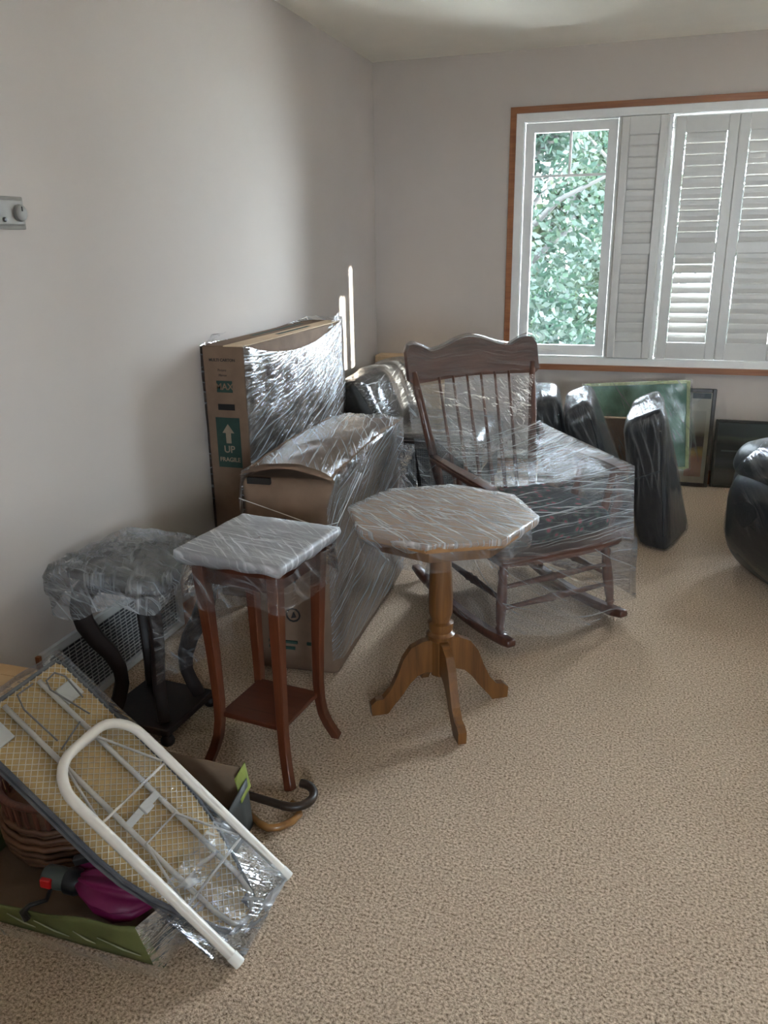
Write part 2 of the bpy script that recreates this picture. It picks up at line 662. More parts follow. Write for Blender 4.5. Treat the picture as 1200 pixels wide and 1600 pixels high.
def mesh_fabric():
    m, n, out = mat_new('black_dust_cover')
    p = pbsdf(n, out, 0.85, spec=0.2)
    v = coords(n, 'Object')
    ck = n.nodes.new('ShaderNodeTexBrick')
    ck.offset = 0
    ck.inputs['Scale'].default_value = 60.0
    ck.inputs['Brick Width'].default_value = 0.6
    ck.inputs['Row Height'].default_value = 0.6
    ck.inputs['Mortar Size'].default_value = 0.08
    ck.inputs['Color1'].default_value = (0.006, 0.006, 0.007, 1)
    ck.inputs['Color2'].default_value = (0.009, 0.009, 0.01, 1)
    ck.inputs['Mortar'].default_value = (0.06, 0.06, 0.065, 1)
    rx = n.nodes.new('ShaderNodeMapping')
    rx.inputs['Rotation'].default_value = (R(90), 0, 0)
    n.links.new(v, rx.inputs[0])
    n.links.new(rx.outputs[0], ck.inputs['Vector'])
    n.links.new(ck.outputs['Color'], p.inputs['Base Color'])
    return m

def vstop(name, axis, stops, rough=0.6, noise_amt=0.25, nscale=6.0, spec=0.4):
    """flat picture: colour bands along one object axis, broken up by noise"""
    m, n, out = mat_new(name)
    p = pbsdf(n, out, rough, spec=spec)
    v = coords(n, 'Object')
    sp = n.nodes.new('ShaderNodeSeparateXYZ')
    n.links.new(v, sp.inputs[0])
    f = ntex(n, v, nscale, 4)
    ma = n.nodes.new('ShaderNodeMath')
    ma.operation = 'MULTIPLY_ADD'
    ma.inputs[1].default_value = noise_amt
    n.links.new(f, ma.inputs[0])
    n.links.new(sp.outputs['XYZ'.index(axis)], ma.inputs[2])
    r = ramp(n, ma.outputs[0], stops)
    n.links.new(r.outputs[0], p.inputs['Base Color'])
    return m

M = {}
M['wall'] = plain('grey_wall_paint', (0.545, 0.485, 0.445), 0.85, spec=0.25, var=0.025, nscale=2.0, bmp=0.12, bscale=260.0)
M['ceiling'] = plain('white_ceiling_paint', (0.90, 0.855, 0.77), 0.9, spec=0.2, var=0.03, nscale=3.0, bmp=0.5, bscale=120.0)
M['carpet'] = carpet_mat()
M['oak'] = wood('oak_trim', (0.20, 0.062, 0.016), (0.36, 0.135, 0.042), 'x', 0.8)
M['white'] = plain('white_window_paint', (0.80, 0.79, 0.77), 0.4, var=0.02)
M['shutter'] = plain('white_shutter_paint', (0.62, 0.60, 0.57), 0.38, var=0.02)
M['glass'] = glass('window_glass')
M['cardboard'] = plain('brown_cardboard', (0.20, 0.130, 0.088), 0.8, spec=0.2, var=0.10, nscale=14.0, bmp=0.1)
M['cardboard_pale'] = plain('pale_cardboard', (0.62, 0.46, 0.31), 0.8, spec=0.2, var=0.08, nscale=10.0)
M['cardboard_tan'] = plain('tan_cardboard', (0.58, 0.37, 0.20), 0.7, spec=0.2, var=0.06, nscale=10.0)
M['cardboard_in'] = plain('dull_cardboard_inside', (0.20, 0.135, 0.09), 0.9, spec=0.1, var=0.10, nscale=10.0)
M['print_dark'] = plain('dark_print', (0.025, 0.020, 0.018), 0.8, var=0.2)
M['print_green'] = plain('dark_green_print', (0.016, 0.045, 0.034), 0.7, var=0.15)
M['print_buff'] = plain('buff_lettering', (0.26, 0.20, 0.14), 0.8, var=0.08)
M['slot'] = plain('hand_hole_dark', (0.012, 0.010, 0.009), 0.9)
M['walnut'] = wood('dark_espresso_wood', (0.007, 0.0035, 0.003), (0.020, 0.009, 0.0065), 'z', 1.0, 0.55, 0.0)
M['cherry'] = wood('red_cherry_wood', (0.050, 0.011, 0.004), (0.125, 0.032, 0.011), 'z', 0.9, 0.36, 0.15)
M['cherry_flat'] = wood('red_cherry_board', (0.050, 0.011, 0.004), (0.105, 0.025, 0.009), 'x', 0.8, 0.34, 0.15)
M['golden'] = wood('golden_oak', (0.085, 0.031, 0.008), (0.21, 0.088, 0.022), 'z', 0.9, 0.38, 0.15)
M['golden_flat'] = wood('golden_oak_board', (0.20, 0.09, 0.028), (0.40, 0.20, 0.075), 'x', 0.8, 0.4, 0.3)
M['rocker'] = wood('brown_maple', (0.060, 0.021, 0.012), (0.150, 0.056, 0.033), 'z', 0.9, 0.4, 0.25)
M['rocker_flat'] = wood('brown_maple_board', (0.055, 0.021, 0.013), (0.150, 0.060, 0.038), 'x', 0.9, 0.4, 0.25)
M['floral'] = floral_mat()
M['leather'] = plain('charcoal_leather', (0.024, 0.025, 0.027), 0.38, spec=0.5, var=0.25, nscale=9.0, bmp=0.3, bscale=90.0)
M['upholstery'] = plain('dark_grey_upholstery', (0.022, 0.0195, 0.018), 0.8, spec=0.3, var=0.25, nscale=20.0, bmp=0.2)
M['dust'] = mesh_fabric()
M['dark_wood'] = plain('dark_sofa_rail', (0.022, 0.012, 0.010), 0.5, var=0.2)
M['enamel'] = plain('white_enamel_tube', (0.66, 0.60, 0.53), 0.35, var=0.04)
M['gold_cloth'] = plain('gold_board_cloth', (0.52, 0.33, 0.125), 0.9, spec=0.1, var=0.10, nscale=60.0)
M['wire_mesh'] = plain('cream_wire_mesh', (0.70, 0.60, 0.42), 0.45, var=0.04)
M['grey_pad'] = plain('grey_board_cover', (0.12, 0.12, 0.125), 0.8, var=0.15)
M['white_pad'] = plain('white_plastic_pad', (0.68, 0.65, 0.60), 0.5, var=0.03)
M['navy'] = plain('navy_tag', (0.03, 0.035, 0.08), 0.7)
M['green_card'] = plain('leaf_green_print', (0.125, 0.135, 0.045), 0.6, spec=0.3, var=0.35, nscale=7.0)
M['green_bright'] = plain('bright_green_edge', (0.24, 0.28, 0.055), 0.6, var=0.12)
M['grey_card'] = plain('dark_grey_print', (0.055, 0.058, 0.055), 0.5, var=0.15, nscale=9.0)
M['pale_print'] = plain('pale_leaf_print', (0.30, 0.31, 0.20), 0.6, var=0.05)
M['magenta'] = plain('magenta_nylon', (0.16, 0.006, 0.060), 0.5, spec=0.4, var=0.15, nscale=8.0)
M['black_plastic'] = plain('black_plastic', (0.012, 0.012, 0.013), 0.35)
M['grey_plastic'] = plain('grey_green_plastic', (0.075, 0.085, 0.072), 0.45, var=0.05)
M['red'] = plain('red_button', (0.50, 0.012, 0.012), 0.4, var=0.03)
M['wicker'] = wood('brown_wicker', (0.055, 0.022, 0.010), (0.20, 0.085, 0.035), 'x', 0.7, 0.55, 0.1)
M['wicker_red'] = wood('red_brown_wicker', (0.07, 0.022, 0.012), (0.19, 0.065, 0.035), 'z', 1.2, 0.55, 0.1)
M['cane_dark'] = wood('dark_cane', (0.014, 0.007, 0.004), (0.04, 0.022, 0.012), 'x', 0.8, 0.45, 0.1)
M['cane_tan'] = wood('tan_cane', (0.17, 0.075, 0.02), (0.33, 0.16, 0.05), 'x', 0.8, 0.3, 0.4)
M['vent'] = plain('white_vent_enamel', (0.55, 0.55, 0.54), 0.4, var=0.03)
M['vent_dark'] = plain('vent_dark_void', (0.10, 0.10, 0.105), 0.9)
M['nickel'] = plain('brushed_nickel', (0.26, 0.24, 0.22), 0.55, metal=0.3, var=0.06)
M['plate'] = plain('cream_plate', (0.30, 0.28, 0.25), 0.7, spec=0.2, var=0.03)
M['green_pad'] = plain('green_moving_paper', (0.15, 0.27, 0.185), 0.7, spec=0.3, var=0.35, nscale=9.0, bmp=0.2)
M['yellow_edge'] = plain('yellow_green_edge', (0.40, 0.44, 0.20), 0.6, var=0.25)
M['frame_brown'] = plain('dark_bronze_frame', (0.055, 0.043, 0.036), 0.4, var=0.2)
M['frame_dark'] = plain('dark_green_brown_frame', (0.040, 0.036, 0.028), 0.4, var=0.2)
M['mat_board'] = plain('cream_mat_board', (0.78, 0.64, 0.50), 0.7, var=0.06)
M['bark'] = plain('grey_bark', (0.012, 0.011, 0.010), 0.9, var=0.3)
M['bounce_ground'] = plain('pale_bounce_ground', (0.70, 0.68, 0.62), 0.9, var=0.2, nscale=2.0)  # ground made extra pale to bounce daylight onto the ceiling
LEAF = [leaf_mat('blue_green_leaves', [(0.003, 0.009, 0.006), (0.007, 0.017, 0.011), (0.015, 0.028, 0.013)]),
        leaf_mat('mid_green_leaves', [(0.003, 0.009, 0.005), (0.008, 0.018, 0.008), (0.018, 0.029, 0.011)]),
        leaf_mat('yellow_green_leaves', [(0.006, 0.014, 0.007), (0.015, 0.024, 0.010), (0.030, 0.031, 0.011)])]

F = {}
F['box_tall'] = film('stretch_film_tall_carton', -26, milky=0.5, gloss=1.3, base=0.02, streak=85, seed=1, bstr=1.0, long=1.6, bw=.35)
F['box_low'] = film('stretch_film_low_carton', -28, milky=0.55, gloss=1.3, base=0.01, streak=125, seed=2, bstr=1.0, long=1.5, bw=.25)
F['box_top'] = film('stretch_film_low_carton_top', 62, milky=0.6, gloss=0.7, base=0.0, streak=110, seed=15, bstr=1.0, long=1.5, bw=.25)
F['cap_a'] = film('bunched_film_dark_stand', 12, milky=0.75, mbase=.30, gloss=0.9, base=0.01, streak=75, seed=3, bstr=0.9, long=6, wr=12, bw=.8, cross=50)
F['cap_b'] = film('bunched_film_red_stand', 8, milky=0.85, mbase=.45, gloss=0.8, base=0.01, streak=115, seed=4, bstr=0.9, long=4, wr=10, bw=.5, cross=30)
F['cap_c'] = film('bunched_film_table', 14, milky=0.7, mbase=.36, gloss=0.7, base=0.01, streak=125, seed=5, bstr=0.9, long=3.5, wr=10, bw=.5, cross=35)
F['clear'] = film('clear_skirt_film', 10, milky=0.30, gloss=0.9, base=0.0, streak=55, seed=6, bstr=0.9, long=5, wr=12, bw=.7, cross=40)
F['chair_top'] = film('stretch_film_chair_top', -3, milky=0.60, gloss=0.4, base=0.0, streak=120, seed=17, bstr=1.0, long=1.2, bw=.2, cross=12)
F['chair'] = film('stretch_film_chair', -3, milky=0.55, gloss=0.9, base=0.0, streak=140, seed=7, bstr=0.9, long=1.4, bw=.25, cross=12)
F['chair_lo'] = film('stretch_film_chair_legs', 14, milky=0.30, gloss=0.8, base=0.0, streak=110, seed=8, bstr=0.8, long=1.6, bw=.4)
F['crest'] = film('stretch_film_crest', 4, milky=0.22, gloss=0.7, base=0.0, streak=120, seed=9, bstr=0.7, long=2, bw=.2, cross=10)
F['sofa'] = film('stretch_film_sofa', -12, milky=0.40, gloss=1.9, base=0.01, streak=75, seed=10, bstr=1.1, long=2.5, bw=.5)
F['cushion'] = film('stretch_film_cushion', 78, milky=0.22, gloss=0.6, base=0.0, streak=80, seed=11, bstr=0.9, long=2, bw=.4)
F['arm'] = film('stretch_film_armchair', 20, milky=0.14, gloss=0.6, base=0.0, streak=34, seed=12, bstr=0.6, long=3, wr=5)
F['frame'] = film('stretch_film_frames', 55, milky=0.32, gloss=0.7, base=0.0, streak=80, seed=13, bstr=0.8, long=3, bw=.5)
F['iron'] = film('clear_film_ironing_board', 30, milky=0.11, mbase=0.03, gloss=0.7, base=0.0, streak=60, seed=14, bstr=0.8, long=6, wr=12, bw=.6, cross=45)
F['iron_end'] = film('bunched_film_ironing_board', 30, milky=0.45, mbase=.25, gloss=0.6, base=0.0, streak=44, seed=18, bstr=0.8, long=6, wr=12, bw=.6, cross=45)

# ------------------------------------------------------------------ the room
LX, BY, RX, FY, CZ = -1.65, 5.114, 2.70, -1.70, 2.44

def struct(name, bm, m, parent=None, **k):
    o = mesh_obj(name, bm, m, parent, **k)
    if parent is None:
        o['kind'] = 'structure'
    return o

def a_span(bm, x0, x1, y0, y1, z0, z1):
    a_box(bm, ((x0 + x1) / 2, (y0 + y1) / 2, (z0 + z1) / 2), (x1 - x0, y1 - y0, z1 - z0))

b = NB(); a_span(b, LX - .15, RX + .15, FY - .15, BY + .18, -.12, 0); struct('floor', b, M['carpet'])
b = NB(); a_span(b, LX - .15, RX + .15, FY - .15, BY + .18, CZ, CZ + .12); struct('ceiling', b, M['ceiling'])
b = NB(); a_span(b, LX - .15, LX, FY - .15, BY + .18, 0, CZ); struct('wall_left', b, M['wall'])
WX0, WX1, WZ0, WZ1 = -0.795, 2.60, 0.69, 2.128  # right end, out of view, widened to let in more sky light
b = NB()
a_span(b, LX, WX0, BY, BY + .18, 0, CZ); a_span(b, WX1, RX, BY, BY + .18, 0, CZ)
a_span(b, WX0, WX1, BY, BY + .18, 0, WZ0); a_span(b, WX0, WX1, BY, BY + .18, WZ1, CZ)
struct('wall_back', b, M['wall'])
# right wall (out of frame): two narrow slits added to cast the sun stripes
b = NB()
SL = [(4.655, 4.745, 2.03), (4.825, 4.880, 2.19)]
a_span(b, RX, RX + .15, FY - .15, SL[0][0], 0, CZ)
a_span(b, RX, RX + .15, SL[0][0], SL[0][1], SL[0][2], CZ); a_span(b, RX, RX + .15, SL[0][0], SL[0][1], 0, 1.30)
a_span(b, RX, RX + .15, SL[0][1], SL[1][0], 0, CZ)
a_span(b, RX, RX + .15, SL[1][0], SL[1][1], SL[1][2], CZ); a_span(b, RX, RX + .15, SL[1][0], SL[1][1], 0, 1.30)
a_span(b, RX, RX + .15, SL[1][1], BY + .18, 0, CZ)
struct('wall_right', b, M['wall'])
FW = (0.8, 1.6, 1.05, 1.75)  # unseen opening added behind the camera for fill light
b = NB()
a_span(b, LX, FW[0], FY - .15, FY, 0, CZ); a_span(b, FW[1], RX, FY - .15, FY, 0, CZ)
a_span(b, FW[0], FW[1], FY - .15, FY, 0, FW[2]); a_span(b, FW[0], FW[1], FY - .15, FY, FW[3], CZ)
struct('wall_front', b, M['wall'])
# baseboards
b = NB(); a_span(b, LX + .001, LX + .014, 2.53, 2.80, 0.0, .085); a_span(b, LX + .001, LX + .014, 3.96, BY, 0.0, .085); a_span(b, LX + .001, LX + .014, FY, 1.735, 0.0, .085)
struct('baseboard_left', b, M['oak'])
b = NB(); a_span(b, LX + .015, RX, BY - .013, BY - .001, 0.0, .085); struct('baseboard_back', b, M['oak'])

# ------------------------------------------------------------------ the big window
win = struct_root('window_1')
T = .034
def wpart(name, spans, m, parent=None, **k):
    bm = NB()
    for s in spans:
        a_span(bm, *s)
    return mesh_obj(name, bm, m, parent or win, **k)
wpart('top_casing', [(WX0 - T + .012, WX1 + T, BY - .018, BY - .001, WZ1 - .012, WZ1 - .012 + T)], M['oak'], label='oak trim strip over the window')
wpart('side_casing', [(WX0 - T + .012, WX0 + .012, BY - .018, BY - .001, WZ0 + .012, WZ1 - .012)], M['oak'])
wpart('side_casing', [(WX1, WX1 + T, BY - .018, BY - .001, WZ0 + .012, WZ1 - .012)], M['oak'])
wpart('bottom_casing', [(WX0 - T + .012, WX1 + T, BY - .024, BY - .001, WZ0 + .012 - T, WZ0 + .012)], M['oak'])
# white jamb box: its face is set back slightly from the casing
J = .055
wpart('jamb', [(WX0 + .003, WX0 + J, BY - .004, BY + .16, WZ0 + .003, WZ1 - .003), (WX1 - J, WX1 - .003, BY - .004, BY + .16, WZ0 + .003, WZ1 - .003),
               (WX0 + J, WX1 - J, BY - .004, BY + .16, WZ1 - J, WZ1 - .003), (WX0 + J, WX1 - J, BY - .004, BY + .16, WZ0 + .003, WZ0 + J)], M['white'])
MU = [(-0.215, 0.075), (0.80, 0.88)]
for x0, x1 in MU:
    wpart('mullion', [(x0, x1, BY + .03, BY + .17, WZ0 + J, WZ1 - J)], M['white'])
bays = [(WX0 + J, MU[0][0]), (MU[0][1], MU[1][0]), (MU[1][1], WX1 - J)]
for i, (x0, x1) in enumerate(bays):
    z0, z1 = WZ0 + J, WZ1 - J
    y0, y1 = BY + .055, BY + .095
    s = .055
    sash = wpart('sash', [(x0 + .004, x0 + s, y0, y1, z0 + .004, z1 - .004), (x1 - s, x1 - .004, y0, y1, z0 + .004, z1 - .004),
                          (x0 + s, x1 - s, y0, y1, z1 - s, z1 - .004), (x0 + s, x1 - s, y0, y1, z0 + .004, z0 + s + .01)], M['white'])
    bm = NB()
    a_span(bm, x0 + s - .006, x1 - s + .006, BY + .072, BY + .077, z0 + s, z1 - s + .006)
    mesh_obj('pane', bm, M['glass'], sash)
    # grille bars between the panes of the upper part
    if i == 0:
        xm = (x0 + x1) / 2
        wpart('muntin', [(xm - .007, xm + .007, BY + .060, BY + .069, 1.79, z1 - s), (x0 + s, x1 - s, BY + .060, BY + .069, 1.776, 1.790)], M['white'], sash)
        wpart('crank_handle', [(-.60, -.52, BY + .03, BY + .052, z0 + .020, z0 + .034), (-.535, -.46, BY + .022, BY + .034, z0 + .026, z0 + .034)], M['white'], sash)
        wpart('sash_lock', [(x1 - s + .008, x1 - s + .024, BY + .04, BY + .055, 1.52, 1.60)], M['white'], sash)
    else:
        wpart('muntin', [(x0 + s, x1 - s, BY + .060, BY + .069, 1.776, 1.790)], M['white'], sash)

# plantation shutters: each panel a frame, each louver a blade of its own
def louver_mesh(wd):
    bm = NB()
    prof = [(-.030, 0), (-.022, .0035), (0, .005), (.022, .0035), (.030, 0), (.022, -.0035), (0, -.005), (-.022, -.0035)]
    a_prism(bm, prof, lambda a, c, t: Vector((t, c, a)), -wd / 2, wd / 2)
    bmesh.ops.recalc_face_normals(bm, faces=bm.faces[:])
    me = bpy.data.meshes.new('louver')
    bm.to_mesh(me); bm.free()
    me.materials.append(M['shutter'])
    return me
def shutter(x0, x1, yc, z0, z1, rails, tilts, st=.046, rotz=0.0, thick=.026):
    """rails: (z_lo, z_hi) of top, mid, bottom rails; tilts: per bank louver tilt in degrees (0 = shut flat)"""
    o = bpy.data.objects.new('shutter_panel', None)
    wd = x1 - x0
    bm = NB()
    for s in ((0, st), (wd - st, wd)):
        a_box(bm, ((s[0] + s[1]) / 2, 0, (z0 + z1) / 2), (s[1] - s[0], thick, z1 - z0), bev=.004, seg=1)
    for lo, hi in rails:
        a_span(bm, st, wd - st, -thick / 2 + .002, thick / 2 - .002, lo, hi)
    p = mesh_obj('shutter_panel', bm, M['shutter'], win)
    p.location = (x0, yc, 0)
    p.rotation_euler = (0, 0, rotz)
    me = louver_mesh(wd - 2 * st - .006)
    for bank, tl in enumerate(tilts):
        hi = rails[bank][0]
        lo = rails[bank + 1][1]
        n = max(1, int(round((hi - lo) / .0585)))
        pitch = (hi - lo) / n
        for k in range(n):
            a = tl(k, n) if callable(tl) else tl
            l = share('louver', me, p, (wd / 2, 0, hi - pitch * (k + .5)), (R(a), 0, 0))
    return p
zt, zb = WZ1 - J - .004, WZ0 + J + .004
RL = [(1.975, zt), (1.345, 1.40), (zb, .845)]
# folded pair standing before the mullion
shutter(-0.196, 0.048, BY - .006, zb, zt, RL, [6, 6], .044)
shutter(-0.190, 0.054, BY + .021 - .0005, zb, zt, RL, [6, 6], .044, thick=.022)
# shut panels in the middle bay; the lower bank of the first one is tilted open
shutter(0.088, 0.412, BY + .012, zb, zt - .012, RL[:1] and [(1.975, zt - .012), (1.345, 1.40), (zb, .845)], [5, lambda k, n: 5 if k == 0 else -27], .055)
shutter(0.4128, 0.745, BY + .012, zb, zt - .012, [(1.975, zt - .012), (1.345, 1.40), (zb, .845)], [6, 4], .055)

# glass of the unseen windows, added for the sun stripes and fill light
w2 = struct_root('added_sun_slits')
for (y0, y1, zz) in SL:
    bm = NB(); a_span(bm, RX + .06, RX + .065, y0, y1, 1.30, zz); mesh_obj('pane', bm, M['glass'], w2)

w3 = struct_root('added_fill_window')
bm = NB(); a_span(bm, FW[0], FW[1], FY - .065, FY - .06, FW[2], FW[3]); mesh_obj('pane', bm, M['glass'], w3)

# ------------------------------------------------------------------ outdoors
b = NB(); a_span(b, -25, 25, -20, 40, -.72, -.60)
o = struct('ground', b, M['bounce_ground'])
def tree(label, x, y, h, crown, n, lm, seed, leaf=.10):
    rnd = random.Random(seed)
    t = thing('tree', label, 'tree', (x, y, -.6))
    bm = NB()
    a_tube(bm, [(0, 0, -.1), (.05, .02, h * .4), (-.04, .05, h * .75), (.02, 0, h)], [.13, .10, .06, .02], 8)
    for k in range(7):
        a = rnd.uniform(0, 2 * PI); z = h * rnd.uniform(.25, .8)
        a_tube(bm, [(0.02, 0.03, z), (math.cos(a) * .6, math.sin(a) * .6, z + .45), (math.cos(a) * 1.3, math.sin(a) * 1.3, z + .7)], [.045, .03, .01], 5)
    mesh_obj('trunk', bm, M['bark'], t, smooth=True)
    blobs = []
    for k in range(26):
        a = rnd.uniform(0, 2 * PI); rr = crown * math.sqrt(rnd.random()); zz = rnd.uniform(.05, 1.0) * h
        blobs.append((math.cos(a) * rr, math.sin(a) * rr, zz, rnd.uniform(.45, .85)))
    verts, faces = [], []
    for i in range(n):
        bx, by, bz, br = rnd.choice(blobs)
        d = Vector((rnd.gauss(0, 1), rnd.gauss(0, 1), rnd.gauss(0, 1))).normalized() * (br * rnd.random() ** .5)
        p = Vector((bx, by, bz)) + d
        u = Vector((rnd.gauss(0, 1), rnd.gauss(0, 1), rnd.gauss(0, .7))).normalized()
        v = u.cross(Vector((rnd.gauss(0, 1), rnd.gauss(0, 1), rnd.gauss(0, 1)))).normalized()
        s = leaf * rnd.uniform(.6, 1.2)
        i0 = len(verts)
        verts += [p - u * s * .5, p + v * s * .28, p + u * s * .5, p - v * s * .28]
        faces.append((i0, i0 + 1, i0 + 2, i0 + 3))
    me = bpy.data.meshes.new('foliage')
    me.from_pydata(verts, [], faces)
    me.materials.append(lm)
    fo = bpy.data.objects.new('foliage', me)
    link(fo, t)
    fo['kind'] = 'stuff'
    return t
tree('blue-green leafy tree seen through the left casement, filling its left half', -1.45, 9.3, 3.9, 1.0, 15000, LEAF[0], 11)
tree('mid-green leafy tree seen through the left casement, filling its right half', -0.45, 13.3, 4.6, 1.05, 15000, LEAF[1], 12)
tree('yellow-green tree with paler leaves, farthest back behind the casement trees', -1.6, 18.0, 5.2, 1.7, 16000, LEAF[2], 13, .34)

tree('bushy green tree outdoors, left of the trees seen through the casement', -5.6, 12.0, 4.4, 1.3, 9000, LEAF[1], 14, .22)
tree('bushy green tree behind the shut middle shutters of the window', 2.6, 16.6, 4.2, 1.3, 7000, LEAF[0], 15, .25)

# ------------------------------------------------------------------ wall fittings
vt = thing('return_air_grille', 'white metal return air grille set low on the left wall', 'vent', (LX, 1.748, 0.0))
VW, VH = .775, .272
b = NB()
a_span(b, .001, .016, 0, VW, .008, .032); a_span(b, .001, .016, 0, VW, VH - .026, VH)
a_span(b, .001, .016, 0, .030, .032, VH - .026); a_span(b, .001, .016, VW - .030, VW, .032, VH - .026)
mesh_obj('vent_frame', b, M['vent'], vt)
b = NB(); a_span(b, .0006, .014, -.012, -.0005, .008, VH - .002); mesh_obj('shaded_side_strip', b, M['oak'], vt, label='thin brown strip painted for the shaded near side')  # brown colour paints the shadowed side of the vent frame
b = NB(); a_span(b, .0006, .0024, .03, VW - .03, .032, VH - .026); mesh_obj('back_plate', b, M['vent_dark'], vt)
b = NB(); a_box(b, (0, 0, 0), (.0012, VW - .06, .0085), Matrix.Rotation(R(35), 3, 'Y'))
bmesh.ops.recalc_face_normals(b, faces=b.faces[:])
lm_ = bpy.data.meshes.new('vent_louver'); b.to_mesh(lm_); b.free(); lm_.materials.append(M['vent'])
for k in range(17):
    share('vent_louver', lm_, vt, (.009, VW / 2, .038 + k * .0127))
b = NB()
for k in range(1, 24):
    a_span(b, .0125, .0138, .03 + k * (VW - .06) / 24 - .001, .03 + k * (VW - .06) / 24 + .001, .032, VH - .026)
mesh_obj('vent_bars', b, M['vent'], vt, kind='stuff')

th_ = thing('dimmer_switch', 'nickel wall plate with a round dial knob on the left wall', 'switch', (LX, 1.897, 1.518))
b = NB(); a_box(b, (.005, 0, 0), (.009, .125, .084), bev=.003); mesh_obj('cover_plate', b, M['plate'], th_)
b = NB(); a_box(b, (.014, -.004, .001), (.012, .104, .066), bev=.004); mesh_obj('dial_housing', b, M['nickel'], th_)
b = NB(); a_lathe(b, [(.021, 0), (.0225, .003), (.021, .009), (.018, .011)], (.019, .030, .0), 24, (1, 0, 0)); kn = mesh_obj('knob', b, M['nickel'], th_, smooth=True, autos=40)
b = NB(); a_box(b, (.0305, .030, .010), (.002, .003, .012)); mesh_obj('knob_mark', b, M['print_dark'], kn)
b = NB(); a_lathe(b, [(.006, 0), (.006, .004), (.004, .006)], (.0195, -.030, -.018), 12, (1, 0, 0)); mesh_obj('pilot_button', b, M['black_plastic'], th_)

# ------------------------------------------------------------------ printing helper
def text_mesh(body, size, M4, mat, parent, name='lettering', ext=.0004, bold=0.0):
    cu = bpy.data.curves.new(name, 'FONT')
    cu.body = body
    cu.size = size
    cu.extrude = ext
    cu.offset = bold
    cu.align_x = 'CENTER'
    cu.align_y = 'CENTER'
    tmp = bpy.data.objects.new(name, cu)
    me = bpy.data.meshes.new_from_object(tmp)
    bpy.data.objects.remove(tmp)
    bpy.data.curves.remove(cu)
    me.materials.clear()
    me.materials.append(mat)
    me.transform(M4)
    o = bpy.data.objects.new(name, me)
    link(o, parent)
    return o
def face_m(origin, ux, uy):
    ux, uy = Vector(ux), Vector(uy)
    n_ = ux.cross(uy)
    return Matrix(((ux.x, uy.x, n_.x, origin[0]), (ux.y, uy.y, n_.y, origin[1]), (ux.z, uy.z, n_.z, origin[2]), (0, 0, 0, 1)))

def carton(bm, x0, x1, y0, y1, z1, bev=.008, seam=None):
    hexa(bm, box8(x0, x1, y0, y1, 0.0, z1), bev, 2)

# ------------------------------------------------------------------ tall carton against the left wall
tb = thing('tall_carton', 'tall narrow brown carton marked UP FRAGILE, film-wrapped, standing against the left wall', 'box', (-1.543, 2.83, 0), 0)
W1, D1, H1 = .178, 1.10, 1.055
b = NB(); carton(b, -W1 / 2, W1 / 2, 0, D1, H1, .005); mesh_obj('carton_body', b, M['cardboard'], tb)
# top flaps meeting along the middle
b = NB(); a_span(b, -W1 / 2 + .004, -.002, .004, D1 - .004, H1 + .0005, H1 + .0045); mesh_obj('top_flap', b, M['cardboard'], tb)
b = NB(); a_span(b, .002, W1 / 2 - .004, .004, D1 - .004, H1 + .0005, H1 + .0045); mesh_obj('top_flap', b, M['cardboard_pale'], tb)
b = NB(); a_span(b, -.055, -.035, .35, .9, H1 + .0047, H1 + .0055); mesh_obj('flap_print', b, M['print_green'], tb)
b = NB(); a_span(b, .03, .05, .42, .78, H1 + .0047, H1 + .0055); mesh_obj('flap_print', b, M['print_green'], tb)
b = NB(); hexa(b, [(-.036, -.002, .808), (.036, -.002, .808), (.036, .004, .808), (-.036, .004, .808), (-.036, -.002, .832), (.036, -.002, .832), (.036, .004, .832), (-.036, .004, .832)], .0, 1)
mesh_obj('hand_hole', b, M['slot'], tb)
b = NB(); a_span(b, -.052, .052, -.0018, .001, .574, .778); mesh_obj('green_label_panel', b, M['print_green'], tb)
pan = lambda x, z, y=-.0024: face_m((x, y, z), (1, 0, 0), (0, 0, 1))
b = NB()
a_prism(b, [(-.011, -.038), (.011, -.038), (.011, .004), (.026, .004), (0, .040), (-.026, .004), (-.011, .004)], lambda a, c, t: Vector((a, t, c)), -.0030, -.0010)
for v in b.verts: v.co.z += .712
mesh_obj('up_arrow', b, M['print_buff'], tb)
text_mesh('UP', .040, pan(0, .648), M['print_buff'], tb, bold=.0006)
text_mesh('FRAGILE', .0245, pan(0, .606), M['print_buff'], tb, bold=.0005)
text_mesh('MULTI CARTON', .0155, pan(-.005, 1.004, -.0006), M['print_dark'], tb, bold=.0004)
text_mesh('Picture', .013, pan(-.008, .965, -.0006), M['print_dark'], tb)
text_mesh('Mirror', .013, pan(-.006, .945, -.0006), M['print_dark'], tb)
b = NB(); a_span(b, -.036, .032, -.0014, .001, .878, .924); mesh_obj('size_panel', b, M['print_green'], tb)
text_mesh('MAX', .036, pan(-.002, .9, -.0018), M['cardboard_in'], tb, bold=.0006)
# film: round the long sides, its upper edge sagging across the right side
def zt_tall(x, y):
    t = max(0.0, min(1.0, y / D1))
    return H1 + .012 - .085 * math.sin(PI * t) ** .8 * (1 if x > -.05 else .2) + .012 * t
def zb_tall(x, y):
    t = max(0.0, min(1.0, y / D1))
    return .03 + .30 * t
b = NB(); film_loop(b, [(-W1 / 2, -.002), (W1 / 2, -.002), (W1 / 2, D1), (-W1 / 2, D1)], zb_tall, lambda x, y: (zt_tall(x, y) if y > .012 or x > W1 / 2 - .01 else H1 + .004), 26, .004, .004, .03, 1)
